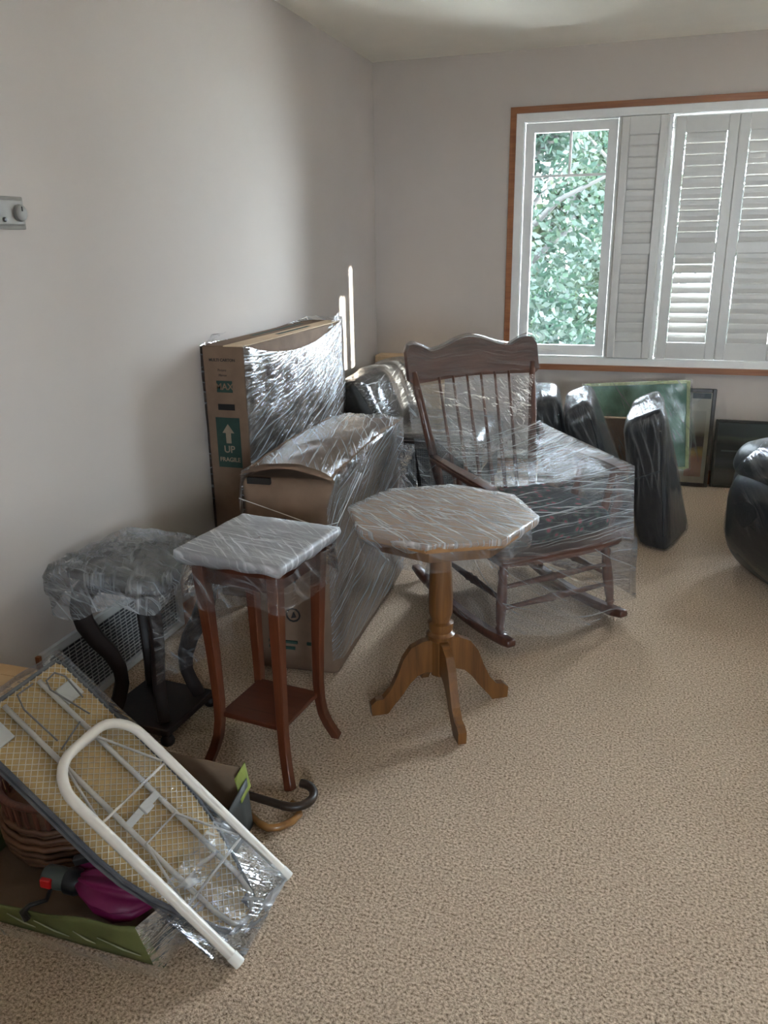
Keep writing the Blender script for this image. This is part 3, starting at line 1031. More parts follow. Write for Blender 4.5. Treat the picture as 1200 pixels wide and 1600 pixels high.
# keep the printed end nearly clear: film there is stretched flat
bmesh.ops.delete(b, geom=[f for f in b.faces if f.calc_center_median().y < -.003], context='FACES')
mesh_obj('stretch_film', b, F['box_tall'], tb, label='clear stretch film, sagging along the top of the long side')
b = NB()
sheet(b, (-W1 / 2 - .004, -.006, H1 - .01), (-W1 / 2 + .03, .0, H1 + .012), (-W1 / 2 + .03, .16, H1 + .040), (-W1 / 2 - .004, .10, H1 + .030), 8, 8, .02, 0, seed=2, freq=24)
mesh_obj('loose_film_edge', b, F['clear'], tb)
b = NB()
sheet(b, (W1 / 2 + .006, D1 - .22, H1 - .02), (W1 / 2 + .006, D1 + .01, H1 - .02), (W1 / 2 - .01, D1 + .015, H1 + .055), (W1 / 2 - .02, D1 - .10, H1 + .012), 8, 8, .018, 0, seed=4, freq=24)
mesh_obj('loose_film_edge', b, F['clear'], tb)

# ------------------------------------------------------------------ lower carton in front of it
lb = thing('low_carton', 'broad brown film-wrapped carton, lower than the one by the wall, behind the red plant stand', 'box', (-1.215, 2.29, 0), R(2.5))
W2, D2, H2 = .310, .96, .715
b = NB()
hexa(b, [(0, 0, 0), (W2, 0.01, 0), (W2, D2, 0), (.0, D2, 0), (-.012, .01, H2 - .014), (W2 + .004, .0, H2 - .01), (W2 - .02, D2, H2 + .004), (.02, D2, H2 + .004)], .03, 4)
mesh_obj('carton_body', b, M['cardboard'], lb, smooth=True, autos=40)
b = NB()
P = []
for i in range(15):
    u = i / 14
    row = []
    for j in range(13):
        v = j / 12
        hump = .030 * math.sin(PI * u) * (1 - v) + .016 * math.sin(PI * v) + .004
        row.append(Vector((-.006 + (W2 + .006) * u, -.006 + (D2 - .02) * v, H2 - .006 + hump + .004 * nz((u, v, 0), 6))))
    P.append(row)
grid(b, P)
mesh_obj('bowed_top_flap', b, M['cardboard'], lb, label='bowed top flap lifting at the near end')
b = NB(); a_span(b, .02, .10, -.002, .012, H2 - .030, H2 - .010); mesh_obj('flap_gap', b, M['slot'], lb)
b = NB()
for (x0, x1, z0, z1) in ((.10, .17, .345, .357), (.06, .165, .115, .125), (.06, .155, .092, .102), (.20, .235, .115, .125)):
    b = NB(); a_span(b, x0, x1, -.0015, .014, z0, z1); mesh_obj('green_print', b, M['print_green'], lb)
b = NB(); a_tube(b, [(.155 + .024 * math.cos(a), -.0005, .225 + .024 * math.sin(a)) for a in [k * PI / 6 for k in range(12)]], .003, 5, closed=True)
a_prism(b, [(-.008, -.012), (.010, -.008), (.002, .012)], lambda a, c, t: Vector((.155 + a, t, .225 + c)), -.0025, .004)
mesh_obj('recycling_mark', b, M['print_dark'], lb)
b = NB()
for k in range(7):
    a_span(b, .03 + k * .018, .042 + k * .018, -.0015, .014, .560, .572)
mesh_obj('worn_print', b, M['print_dark'], lb)
b = NB()
out2 = [(-.004, 0), (W2 * .5, -.004), (W2 - .02, 0), (W2 + .003, .03), (W2, D2 * .5), (W2 - .004, D2), (.0, D2)]
film_loop(b, out2, lambda x, y: .02 + .05 * (1 - y), lambda x, y: H2 + (-.09 if y < .006 else .004), 26, .004, .006, .028, 2, flare=0.0)
bmesh.ops.delete(b, geom=[f for f in b.faces if f.calc_center_median().y < .004 and f.calc_center_median().x < W2 - .03], context='FACES')
mesh_obj('stretch_film', b, F['box_low'], lb)
b = NB()
P = []
for i in range(25):
    u = i / 24
    row = []
    for j in range(27):
        v = j / 26
        hump = .030 * math.sin(PI * u) * (1 - v) + .016 * math.sin(PI * v) + .012
        e = (abs(u - .5) * 2) ** 6
        row.append(Vector((-.012 + (W2 + .022) * u - .012 * v * (u - .5), .02 * (1 - v) - .004 + (D2 + .012) * v, H2 + hump - .028 * e + .006 * nz((u * 2, v * 6, 0), 4, 2))))
    P.append(row)
grid(b, P)
mesh_obj('stretch_film', b, F['box_top'], lb)
b = NB()
sheet(b, (W2 + .01, D2 - .08, .05), (W2 + .10, D2 - .02, .02), (W2 + .05, D2 + .02, .60), (W2 + .004, D2 - .05, .62), 8, 18, .03, 0, seed=7, freq=12)
mesh_obj('loose_film_tail', b, F['clear'], lb)
b = NB()
a_tube(b, [(-.01, -.008, .635), (.12, -.012, .60), (.27, -.010, .555), (W2 + .012, .02, .565), (W2 + .010, .3, .655)], .0016, 5)
mesh_obj('film_rope_edge', b, plain('white_film_edge', (0.75, 0.74, 0.72), 0.3), lb)

# ------------------------------------------------------------------ dark plant stand
ds = thing('dark_plant_stand', 'dark espresso plant stand with curvy legs, top bundled in film, nearest the wall grille', 'plant stand', (-1.375, 1.925, 0), R(-4))
b = NB(); a_box(b, (0, 0, .545 - .016), (.30, .30, .022), bev=.006); mesh_obj('top', b, M['walnut'], ds)
b = NB(); a_box(b, (0, 0, .496), (.25, .25, .045), bev=.008); mesh_obj('apron', b, M['walnut'], ds)
b = NB(); a_box(b, (0, 0, .040), (.255, .255, .024), bev=.006); mesh_obj('base_shelf', b, M['walnut'], ds)
for sx in (-1, 1):
    for sy in (-1, 1):
        d = Vector((sx, sy, 0)).normalized()
        prof = [(.150, .49), (.178, .455), (.188, .415), (.180, .365), (.155, .31), (.120, .255), (.100, .20), (.098, .15), (.112, .10), (.130, .055)]
        b = NB()
        a_bar(b, [d * r + Vector((0, 0, z)) for r, z in prof], [.036] * 10, [.058, .060, .058, .054, .050, .046, .042, .040, .040, .040], up=d)
        bmesh.ops.bevel(b, geom=b.edges[:], offset=.003, segments=1, affect='EDGES')
        mesh_obj('leg', b, M['walnut'], ds, smooth=True, autos=50)
        b = NB(); a_lathe(b, [(.016, 0), (.021, .006), (.021, .018), (.014, .030)], d * .165, 12); mesh_obj('foot', b, M['walnut'], ds, smooth=True, autos=50)
sq = lambda h, r=.02: [(-h, -h + r), (-h + r, -h), (h - r, -h), (h, -h + r), (h, h - r), (h - r, h), (-h + r, h), (-h, h - r)]
b = NB(); film_cap(b, sq(.172, .008), .543, lambda t: .085 + .035 * math.sin(2 * PI * t * 2 + 1) + .02 * math.sin(2 * PI * t * 5), .030, .014, 3, .02, gather=.01, freq=18)
mesh_obj('film_cap', b, F['cap_a'], ds)
b = NB(); film_cap(b, sq(.185, .01), .552, lambda t: .07 + .04 * math.sin(2 * PI * t * 3), .026, .020, 8, .02, gather=.02, freq=20)
mesh_obj('film_cap', b, F['clear'], ds)
b = NB(); sheet(b, (.16, -.19, .25), (.19, .17, .22), (.19, .17, .50), (.17, -.19, .48), 12, 12, .02, 0, seed=9)
mesh_obj('film_skirt', b, F['clear'], ds)

# ------------------------------------------------------------------ red plant stand
rs = thing('red_plant_stand', 'tall reddish cherry plant stand with flared legs and lower shelf, film over its square top', 'plant stand', (-.944, 1.857, 0), R(-7))
b = NB(); a_box(b, (0, 0, .655), (.315, .315, .020), bev=.005); mesh_obj('top', b, M['cherry_flat'], rs)
b = NB()
for s in (-1, 1):
    a_box(b, (0, s * .108, .608), (.20, .016, .07)); a_box(b, (s * .108, 0, .608), (.016, .20, .07))
mesh_obj('apron', b, M['cherry_flat'], rs)
b = NB(); a_box(b, (0, 0, .160), (.206, .206, .015), bev=.003); mesh_obj('lower_shelf', b, M['cherry_flat'], rs)
for sx in (-1, 1):
    for sy in (-1, 1):
        prof = [(.139, .0), (.132, .02), (.120, .055), (.110, .095), (.105, .14), (.103, .20), (.106, .35), (.111, .50), (.115, .60), (.116, .644)]
        b = NB()
        a_bar(b, [(sx * r, sy * r, z) for r, z in prof], [.026, .025, .025, .025, .025, .026, .029, .033, .035, .035], [.026, .025, .025, .025, .025, .026, .029, .033, .035, .035], up=(0, 1, 0))
        bmesh.ops.bevel(b, geom=b.edges[:], offset=.002, segments=1, affect='EDGES')
        mesh_obj('leg', b, M['cherry'], rs, smooth=True, autos=40)
b = NB(); film_cap(b, sq(.163, .004), .667, lambda t: .030 + .004 * math.sin(2 * PI * t * 3 + .5) + .0025 * math.sin(2 * PI * t * 13), .003, .0035, 4, .008, gather=.016, freq=22, step=.016)
mesh_obj('film_cap', b, F['cap_b'], rs)
b = NB(); film_loop(b, sq(.150, .012), lambda x, y: .535 + .02 * math.sin(20 * x), .64, 8, .006, .016, .025, 12, 14)
mesh_obj('film_skirt', b, F['clear'], rs)

# ------------------------------------------------------------------ pedestal table
pt = thing('pedestal_table', 'golden oak octagonal pedestal table on four curved legs before the rocking chair', 'table', (-.530, 2.240, 0), R(5))
octo = [(.285 * math.cos(R(45 * k)), .285 * math.sin(R(45 * k))) for k in range(8)]
b = NB(); a_prism(b, octo, lambda a, c, t: Vector((a, c, t)), .632, .654)
bmesh.ops.bevel(b, geom=b.edges[:], offset=.004, segments=2, affect='EDGES'); mesh_obj('tabletop', b, M['golden_flat'], pt)
b = NB(); a_prism(b, [(x * .80, y * .80) for x, y in octo], lambda a, c, t: Vector((a, c, t)), .585, .634); mesh_obj('apron', b, M['golden'], pt)
b = NB()
seg = 24
prof = [(.043, .245), (.045, .258), (.036, .268), (.040, .282), (.041, .298), (.031, .304), (.031, .312), (.0375, .330), (.0385, .37), (.0355, .45), (.031, .53), (.027, .582), (.050, .586)]
rings = []
for r, z in prof:
    fl = .07 if .32 < z < .55 else 0
    rings.append([b.verts.new((r * (1 - fl * (k % 3 == 0)) * math.cos(2 * PI * k / seg), r * (1 - fl * (k % 3 == 0)) * math.sin(2 * PI * k / seg), z)) for k in range(seg)])
for A, B_ in zip(rings, rings[1:]):
    for k in range(seg):
        b.faces.new((A[k], A[(k + 1) % seg], B_[(k + 1) % seg], B_[k]))
b.faces.new(rings[0][::-1]); b.faces.new(rings[-1])
mesh_obj('column', b, M['golden'], pt, smooth=True, autos=35)
b = NB(); a_lathe(b, [(.030, .115), (.034, .12), (.034, .235), (.042, .246)], (0, 0, 0), 8); mesh_obj('hub', b, M['golden'], pt)
legp = [(.028, .242), (.060, .240), (.098, .222), (.124, .185), (.142, .135), (.165, .085), (.190, .055), (.214, .052), (.230, .038), (.228, .0), (.176, .0), (.160, .022), (.130, .058), (.102, .098), (.078, .122), (.050, .132), (.028, .128)]
for k in range(4):
    a = R(30.5 - 5 + 90 * k)
    c, s = math.cos(a), math.sin(a)
    b = NB(); a_prism(b, legp, lambda p, z, t: Vector((c * p - s * t, s * p + c * t, z)), -.013, .013)
    bmesh.ops.bevel(b, geom=[e for e in b.edges if e.calc_face_angle(0) > R(60)], offset=.003, segments=1, affect='EDGES')
    mesh_obj('leg', b, M['golden'], pt)
b = NB(); film_cap(b, [(x * 1.01, y * 1.01) for x, y in octo], .656, lambda t: .038 + .008 * math.sin(2 * PI * t * 3 + 2) + .004 * math.sin(2 * PI * t * 13), .004, .0045, 5, .010, gather=.035, rings=18, freq=20, step=.018)
mesh_obj('film_cap', b, F['cap_c'], pt)
b = NB(); film_loop(b, [(x * .83, y * .83) for x, y in octo], lambda x, y: .565 - .03 * max(0, y / .28), .64, 6, .012, .016, .03, 13, 14)
mesh_obj('film_skirt', b, F['clear'], pt)

# ------------------------------------------------------------------ rocking chair
ca = R(43.4)
rc = thing('rocking_chair', 'brown wooden rocking chair wrapped in clear film, spindle back and carved crest rail', 'chair', (-.440 + .03 * math.cos(ca), 3.058 + .03 * math.sin(ca), 0), ca)
def zrock(y): return .30 * (y + .08) ** 2 + .002
for s in (-1, 1):
    b = NB()
    a_bar(b, [(s * .262, y, zrock(y) + .018) for y in [-.365 + .74 * k / 14 for k in range(15)]], .038, [.026] + [.036] * 13 + [.022], up=(0, 0, 1))
    bmesh.ops.bevel(b, geom=b.edges[:], offset=.005, segments=1, affect='EDGES')
    mesh_obj('rocker', b, M['rocker'], rc, smooth=True, autos=45)
tp = [(0, .012), (.06, .014), (.09, .019), (.12, .014), (.2, .018), (.45, .021), (.62, .019), (.76, .016), (.82, .021), (.86, .015), (.93, .017), (1, .013)]
for s in (-1, 1):
    b = NB(); turned(b, (s * .262, -.285, zrock(-.285) + .03), (s * .232, -.255, .330), tp); mesh_obj('front_leg', b, M['rocker'], rc, smooth=True)
    b = NB(); turned(b, (s * .262, .175, zrock(.175) + .03), (s * .205, .130, .335), tp); mesh_obj('rear_leg', b, M['rocker'], rc, smooth=True)
sp = [(0, .008), (.2, .010), (.42, .014), (.46, .018), (.5, .013), (.54, .018), (.58, .014), (.8, .010), (1, .008)]
for z in (.225, .140):
    b = NB(); turned(b, (-.247, -.270, z), (.247, -.270, z), sp, 8); mesh_obj('front_stretcher', b, M['rocker'], rc, smooth=True)
for s in (-1, 1):
    b = NB(); turned(b, (s * .250, -.268, .18), (s * .238, .157, .185), sp, 8); mesh_obj('side_stretcher', b, M['rocker'], rc, smooth=True)
b = NB(); turned(b, (-.24, .157, .20), (.24, .157, .20), sp, 8); mesh_obj('rear_stretcher', b, M['rocker'], rc, smooth=True)
# seat: saddle board with a rounded front
so = [(-.285, -.29), (-.255, -.325), (-.15, -.338), (0, -.342), (.15, -.338), (.255, -.325), (.285, -.29), (.275, .0), (.235, .20), (.18, .225), (-.18, .225), (-.235, .20), (-.275, .0)]
b = NB(); a_prism(b, so, lambda a, c, t: Vector((a, c, t)), .322, .358)
bmesh.ops.bevel(b, geom=b.edges[:], offset=.009, segments=2, affect='EDGES'); mesh_obj('seat', b, M['rocker_flat'], rc, smooth=True, autos=45)
for s in (-1, 1):
    b = NB(); turned(b, (s * .210, .185, .350), (s * .288, .335, .935), [(0, .016), (.1, .020), (.13, .015), (.3, .020), (.5, .019), (.8, .016), (1, .013)]); mesh_obj('back_post', b, M['rocker'], rc, smooth=True)
for k in range(6):
    x = -.170 + .340 * k / 5
    b = NB(); turned(b, (x * .86, .195, .350), (x, .330 + .012 * (1 - (x / .3) ** 2), .905), [(0, .0065), (.25, .009), (.5, .0075), (1, .0055)], 7); mesh_obj('spindle', b, M['rocker'], rc, smooth=True)
# crest rail: bowed board with ears
b = NB()
def crest_top(x):
    a = abs(x) / .315
    return 1.030 + .022 * math.cos(min(1, a / .62) * PI) * (1 if a < .62 else 0) + (.0 if a < .62 else -.022 + .034 * math.sin((a - .62) / .38 * PI * .62)) - (max(0, a - .93) * .45)
P = []
N = 32
top, bot = [], []
for i in range(N + 1):
    x = -.315 + .63 * i / N
    a = abs(x) / .315
    yb = .330 + .030 * (1 - a * a)
    zb_ = .893 + .004 * math.cos(a * PI) + (max(0, a - .95) * .3)
    zt_ = crest_top(x)
    P.append((x, yb, zb_, zt_))
rings = []
for x, yb, z0, z1 in P:
    r_ = []
    for v in [0, .25, .5, .75, 1]:
        z = z0 + (z1 - z0) * v
        r_.append(Vector((x, yb - .012 + (z - .9) * .22, z)))
    for v in [1, .75, .5, .25, 0]:
        z = z0 + (z1 - z0) * v
        r_.append(Vector((x, yb + .012 + (z - .9) * .22, z)))
    rings.append([b.verts.new(p) for p in r_])
for A, B_ in zip(rings, rings[1:]):
    for k in range(10):
        b.faces.new((A[k], A[(k + 1) % 10], B_[(k + 1) % 10], B_[k]))
b.faces.new(rings[0]); b.faces.new(rings[-1][::-1])
bmesh.ops.bevel(b, geom=[e for e in b.edges if len(e.link_faces) == 2 and e.calc_face_angle(0) > R(55)], offset=.005, segments=2, affect='EDGES')
mesh_obj('crest_rail', b, M['rocker_flat'], rc, smooth=True, autos=50)
# arms with scrolled fronts, on turned supports
for s in (-1, 1):
    b = NB()
    a_bar(b, [(s * .245, .262, .600), (s * .268, .15, .604), (s * .287, 0, .606), (s * .298, -.15, .604), (s * .296, -.23, .598), (s * .292, -.275, .586)], [.032, .044, .054, .062, .064, .046], [.024, .024, .024, .024, .026, .026], up=(0, 0, 1))
    bmesh.ops.bevel(b, geom=b.edges[:], offset=.007, segments=2, affect='EDGES')
    mesh_obj('arm', b, M['rocker'], rc, smooth=True, autos=50)
    for y in (-.215, -.03):
        b = NB(); turned(b, (s * .258, y + .02, .352), (s * .292, y, .596), [(0, .010), (.2, .013), (.4, .018), (.55, .012), (.6, .019), (.66, .012), (.85, .013), (1, .010)], 8); mesh_obj('arm_support', b, M['rocker'], rc, smooth=True)
b = NB(); soft_hexa(b, box8(-.235, .235, -.285, .16, .360, .465), 10, .42, .03, .012, 5, freq=9); mesh_obj('seat_cushion', b, M['floral'], rc, label='dark floral seat cushion')
b = NB(); soft_hexa(b, [(-.2, .10, .40), (.2, .10, .40), (.2, .19, .40), (-.2, .19, .40), (-.18, .17, .58), (.18, .17, .58), (.18, .24, .58), (-.18, .24, .58)], 8, .4, .02, .012, 6, freq=9)
# film on the chair: crest wrap, back sheet, tent from the back over the arms, sides, skirt round the legs
def chair_film(bm_fn, m, name='stretch_film'):
    bm = NB(); bm_fn(bm); return mesh_obj(name, bm, m, rc)
def f_crest(bm):
    P = []
    for i in range(37):
        x = -.318 + .636 * i / 36
        a = abs(x) / .318
        yb = .330 + .030 * (1 - a * a)
        row = []
        z0, z1 = .905 + .012 * nz((x, 0, 0), 12), crest_top(x * .99) + .004
        for v in [k / 8 for k in range(9)]:
            z = z0 + (z1 - z0) * v
            row.append(Vector((x, yb - .0165 + (z - .9) * .22 - .002 * nz((x, 0, z), 20), z)))
        row.append(Vector((x, yb + (z1 - .9) * .22, z1 + .010)))
        for v in [1 - k / 8 for k in range(9)]:
            z = z0 + (z1 - z0) * v
            row.append(Vector((x, yb + .0175 + (z - .9) * .22, z)))
        P.append(row)
    grid(bm, P)
chair_film(f_crest, F['crest'])
chair_film(lambda bm: sheet(bm, (-.250, .235, .56), (.250, .235, .56), (.300, .305, .885), (-.300, .305, .885), 20, 16, .012, .0, seed=21), F['clear'])
chair_film(lambda bm: sheet(bm, (-.270, .262, .36), (.270, .262, .36), (.310, .375, .89), (-.310, .375, .89), 20, 20, .012, .0, seed=22), F['clear'])
def f_tent(bm):
    P = []
    for i in range(29):
        u = i / 28
        row = []
        for j in range(25):
            v = j / 24
            x = (-1 + 2 * u) * (.262 + .050 * v)
            y = .235 - .515 * v
            z = .672 - .052 * v - .030 * math.sin(PI * u) * (1 - .3 * v) + .030 * (1 - v) ** 3 + .008 * nz((x, y, 0), 10, 23)
            row.append(Vector((x, y, z)))
        P.append(row)
    grid(bm, P)
chair_film(f_tent, F['chair_top'])
chair_film(lambda bm: sheet(bm, (-.296, -.345, .350), (.296, -.345, .350), (.320, -.288, .612), (-.320, -.288, .612), 24, 14, .010, .0, seed=24), F['chair'])
for s in (-1, 1):
    chair_film(lambda bm: sheet(bm, (s * .296, -.345, .335), (s * .262, .23, .335), (s * .275, .245, .690), (s * .322, -.290, .615), 18, 14, .012, .0, seed=25 + s), F['chair_lo'])
film_poly = [(-.290, -.345), (.290, -.345), (.285, .0), (.250, .24), (-.250, .24), (-.285, .0)]
chair_film(lambda bm: film_loop(bm, film_poly, lambda x, y: .055 + .03 * math.sin(9 * x + 4 * y) + (.02 if y < 0 else 0), .35, 14, .006, .016, .035, 27, 8, .025), F['chair_lo'], 'film_skirt')

# ------------------------------------------------------------------ sofa against the left wall, seen end on
sf = thing('wrapped_sofa', 'dark sofa in glinting film against the left wall, behind the lower carton', 'sofa', (0, 0, 0))
b = NB(); soft_hexa(b, [(-1.60, 3.96, .30), (-1.27, 3.98, .36), (-1.22, 4.88, .36), (-1.60, 4.88, .30), (-1.545, 3.94, .705), (-1.415, 3.95, .735), (-1.37, 4.87, .745), (-1.55, 4.87, .72)], 12, .30, .02, .006, 31)
mesh_obj('backrest', b, M['upholstery'], sf)
b = NB(); soft_hexa(b, box8(-1.50, -.78, 4.10, 4.90, .235, .425), 12, .25, .02, .006, 32); mesh_obj('seat', b, M['upholstery'], sf)
b = NB(); a_span(b, -1.50, -.80, 4.085, 4.099, .375, .415); mesh_obj('end_rail', b, M['dark_wood'], sf, label='dark wooden rail along the end')
b = NB(); a_span(b, -1.52, -.80, 4.10, 4.89, .05, .24); mesh_obj('base', b, M['dust'], sf, label='black mesh dust cover')
b = NB(); a_span(b, -1.50, -.80, 4.088, 4.0985, .06, .372); mesh_obj('dust_cover', b, M['dust'], sf)
for x in (-1.46, -.86):
    for y in (4.16, 4.87):
        b = NB(); a_lathe(b, [(.018, 0), (.026, .05)], (x, y, 0), 10); mesh_obj('foot', b, M['dark_wood'], sf)
b = NB(); soft_hexa(b, [(-1.61, 4.08, .30), (-1.255, 4.08, .36), (-1.205, 4.895, .36), (-1.61, 4.895, .30), (-1.56, 4.00, .720), (-1.395, 4.00, .748), (-1.35, 4.885, .762), (-1.56, 4.885, .735)], 24, .28, .02, .016, 33, .004, 9)
mesh_obj('stretch_film', b, F['sofa'], sf)
b = NB(); soft_hexa(b, box8(-1.40, -.765, 4.125, 4.91, .225, .435), 22, .25, .02, .014, 34, .003, 9)
mesh_obj('stretch_film', b, F['sofa'], sf)

cb = thing('pale_carton', 'pale cardboard box standing in the far left corner behind the sofa', 'box', (-1.405, 5.025, 0))
b = NB(); hexa(b, box8(-.215, .215, -.055, .07, 0, .742), .004, 1); mesh_obj('carton_body', b, M['cardboard_pale'], cb)
b = NB(); a_span(b, -.213, .213, -.053, .008, .7425, .746); mesh_obj('top_flap', b, M['cardboard_pale'], cb)
b = NB(); a_span(b, -.213, .213, .010, .068, .7425, .746); mesh_obj('top_flap', b, M['cardboard_pale'], cb)

# ------------------------------------------------------------------ three sofa cushions stood on edge
def cushion(label, c8, seed):
    base = (Vector(c8[0]) + Vector(c8[1]) + Vector(c8[2]) + Vector(c8[3])) / 4
    t = thing('sofa_cushion', label, 'cushion', base, 0, 'wrapped sofa cushions on edge')
    loc = [Vector(p) - base for p in c8]
    b = NB(); soft_hexa(b, loc, 12, .28, .015, .006, seed); mesh_obj('pad', b, M['upholstery'], t)
    # piping seam down the near face
    b = NB()
    q = lambda u, v: loc[0].lerp(loc[1], u).lerp(loc[4].lerp(loc[5], u), v)
    nd = (loc[0] - loc[3]).normalized()
    a_tube(b, [q(.88, v) + nd * .004 for v in (.12, .3, .5, .7, .88)], .004, 6)
    a_tube(b, [q(u, .56 + .05 * u) + nd * .006 for u in (.12, .35, .6, .88)], .003, 6)
    mesh_obj('piping', b, M['leather'], t)
    b = NB(); soft_hexa(b, loc, 16, .26, .015, .010, seed + 3, .010, 9); mesh_obj('stretch_film', b, F['cushion'], t)
    return t
cushion('dark wrapped sofa cushion on edge, nearest of the three, right of the rocking chair',
        [(.055, 3.90, .0), (.205, 3.83, .0), (.325, 4.20, .0), (.165, 4.27, .0), (-.052, 3.84, .60), (.130, 3.81, .685), (.112, 4.16, .735), (-.03, 4.2, .655)], 41)
cushion('dark wrapped sofa cushion on edge, middle of the three, leaning most to the left',
        [(-.150, 4.12, .0), (-.005, 4.08, .0), (.075, 4.40, .0), (-.095, 4.46, .0), (-.350, 4.08, .575), (-.215, 4.10, .665), (-.232, 4.42, .71), (-.372, 4.42, .645)], 42)
cushion('dark wrapped sofa cushion on edge, farthest left of the three, half behind the rocking chair',
        [(-.400, 4.30, .0), (-.235, 4.28, .0), (-.270, 4.62, .0), (-.440, 4.64, .0), (-.555, 4.29, .60), (-.385, 4.29, .63), (-.425, 4.60, .672), (-.59, 4.60, .66)], 43)

# ------------------------------------------------------------------ things leaning under the window
fc = thing('flat_carton', 'low flat carton on the floor behind the cushions, under the green picture', 'box', (.02, 4.80, 0))
b = NB(); hexa(b, box8(-.24, .215, -.09, .13, 0, .105), .004, 1); mesh_obj('carton_body', b, M['cardboard'], fc)
b = NB(); a_span(b, -.238, .213, -.088, .018, .1055, .109); mesh_obj('top_flap', b, M['cardboard'], fc)
sc_ = thing('slim_carton', 'slim upright pinkish-brown carton between the two right cushions', 'box', (-.075, 4.665, 0), R(2))
b = NB(); hexa(b, box8(-.135, .135, -.03, .03, 0, .475), .004, 1); mesh_obj('carton_body', b, plain('pinkish_cardboard', (0.30, 0.19, 0.13), 0.8, spec=0.2), sc_)
b = NB(); a_span(b, -.130, .130, -.031, .0, .4752, .479); mesh_obj('top_flap', b, M['cardboard_pale'], sc_)
b = NB(); film_loop(b, [(-.137, -.032), (.137, -.032), (.137, .032), (-.137, .032)], .02, .49, 10, .004, .006, .03, 50); mesh_obj('stretch_film', b, F['frame'], sc_)

gp = thing('green_picture', 'large green-backed picture in film leaning under the window, right of the middle cushion', 'picture', (.035, 4.815, .135), rot=(R(-7.5), R(-4.0), 0))
b = NB(); hexa(b, box8(-.285, .270, -.012, .018, .020, .500), .004, 1); mesh_obj('green_backing', b, M['green_pad'], gp)
b = NB(); a_box(b, (-.007, .003, .506), (.555, .036, .018), bev=.004); a_box(b, (.276, .003, .262), (.020, .036, .50), bev=.004); a_box(b, (-.29, .003, .262), (.020, .036, .50), bev=.004); a_box(b, (-.007, .003, .014), (.555, .036, .016), bev=.004)
mesh_obj('edge_frame', b, M['yellow_edge'], gp)
b = NB(); film_loop(b, [(-.302, -.017), (.288, -.017), (.288, .024), (-.302, .024)], .0, .518, 14, .006, .010, .03, 51, 10); mesh_obj('stretch_film', b, F['frame'], gp)
b = NB(); sheet(b, (.285, -.03, .20), (.34, -.04, .05), (.33, -.05, .06), (.30, -.06, .35), 6, 6, .02, 0, seed=52); mesh_obj('loose_film_edge', b, F['clear'], gp)
b = NB(); sheet(b, (.28, -.02, .34), (.36, -.03, .42), (.37, -.03, .45), (.285, -.03, .40), 6, 6, .01, 0, seed=53); mesh_obj('loose_film_edge', b, F['clear'], gp)

def picture(name, label, x0, x1, y, h, tilt, fr, fmat, parts):
    t = thing(name, label, 'picture', ((x0 + x1) / 2, y, 0.003), rot=(R(-tilt), 0, 0))
    hw = (x1 - x0) / 2
    b = NB()
    for s in ((-hw, -hw + fr, 0, h), (hw - fr, hw, 0, h)):
        a_box(b, ((s[0] + s[1]) / 2, 0, h / 2), (fr, .022, h), bev=.003, seg=1)
    for z in (fr / 2, h - fr / 2):
        a_box(b, (0, 0, z), (2 * hw - 2 * fr, .022, fr), bev=.003, seg=1)
    mesh_obj('picture_frame', b, fmat, t)
    for nm, (a0, a1, c0, c1), m, dy in parts(hw, h, fr):
        b = NB(); a_span(b, a0, a1, -.004 - dy, .006, c0, c1); mesh_obj(nm, b, m, t)
    b = NB(); a_span(b, -hw + fr * .8, hw - fr * .8, -.0085, -.0075, fr * .8, h - fr * .8); mesh_obj('pane', b, M['glass'], t)
    return t
flower = vstop('flower_print', 'Z', [(0.0, (0.70, 0.45, 0.34)), (0.10, (0.80, 0.42, 0.30)), (0.20, (0.85, 0.36, 0.20)), (0.235, (0.85, 0.48, 0.12)), (0.27, (0.10, 0.05, 0.05)), (0.32, (0.16, 0.09, 0.07)), (0.36, (0.64, 0.50, 0.38)), (0.6, (0.70, 0.58, 0.46))], 0.5, .05, 14)
picture('flower_picture', 'framed flower print in dark bronze frame leaning on the wall beside the green picture', .06, .448, 5.025, .585, 4.5, .022, M['frame_brown'],
        lambda hw, h, fr: [('print', (-hw + fr, hw - fr, fr, h - fr), M['mat_board'], 0), ('flower_image', (hw - .14, hw - .045, .06, h - .13), flower, .001), ('dark_band', (hw - .13, hw - .028, h - .058, h - .026), M['grey_card'], .0012)])
land = vstop('landscape_painting', 'Z', [(0.05, (0.045, 0.045, 0.039)), (0.10, (0.083, 0.086, 0.075)), (0.14, (0.038, 0.038, 0.027)), (0.18, (0.090, 0.093, 0.087)), (0.215, (0.045, 0.042, 0.033)), (0.24, (0.030, 0.027, 0.021)), (0.29, (0.033, 0.030, 0.024)), (0.33, (0.195, 0.195, 0.150)), (0.345, (0.099, 0.117, 0.108)), (0.46, (0.108, 0.128, 0.120))], 0.45, .06, 5)
picture('landscape_picture', 'dark grey-green landscape painting in thin dark frame, rightmost picture under the window', .462, 1.12, 5.045, .405, 4.5, .016, M['frame_dark'],
        lambda hw, h, fr: [('painting', (-hw + fr, hw - fr, fr, h - fr), land, 0), ('pale_stripe', (-hw + .045, hw - .10, .216, .226), plain('pale_stripe', (.20, .21, .20), .5), .001), ('name_plate', (-hw + .135, -hw + .160, .180, .200), plain('brass_plate', (.50, .34, .10), .4), .0015)])

# ------------------------------------------------------------------ wrapped armchair at the right edge
ac = thing('wrapped_armchair', 'bulging charcoal leather armchair in film at the right edge by the window', 'armchair', (.362, 3.79, 0), R(-60.5))
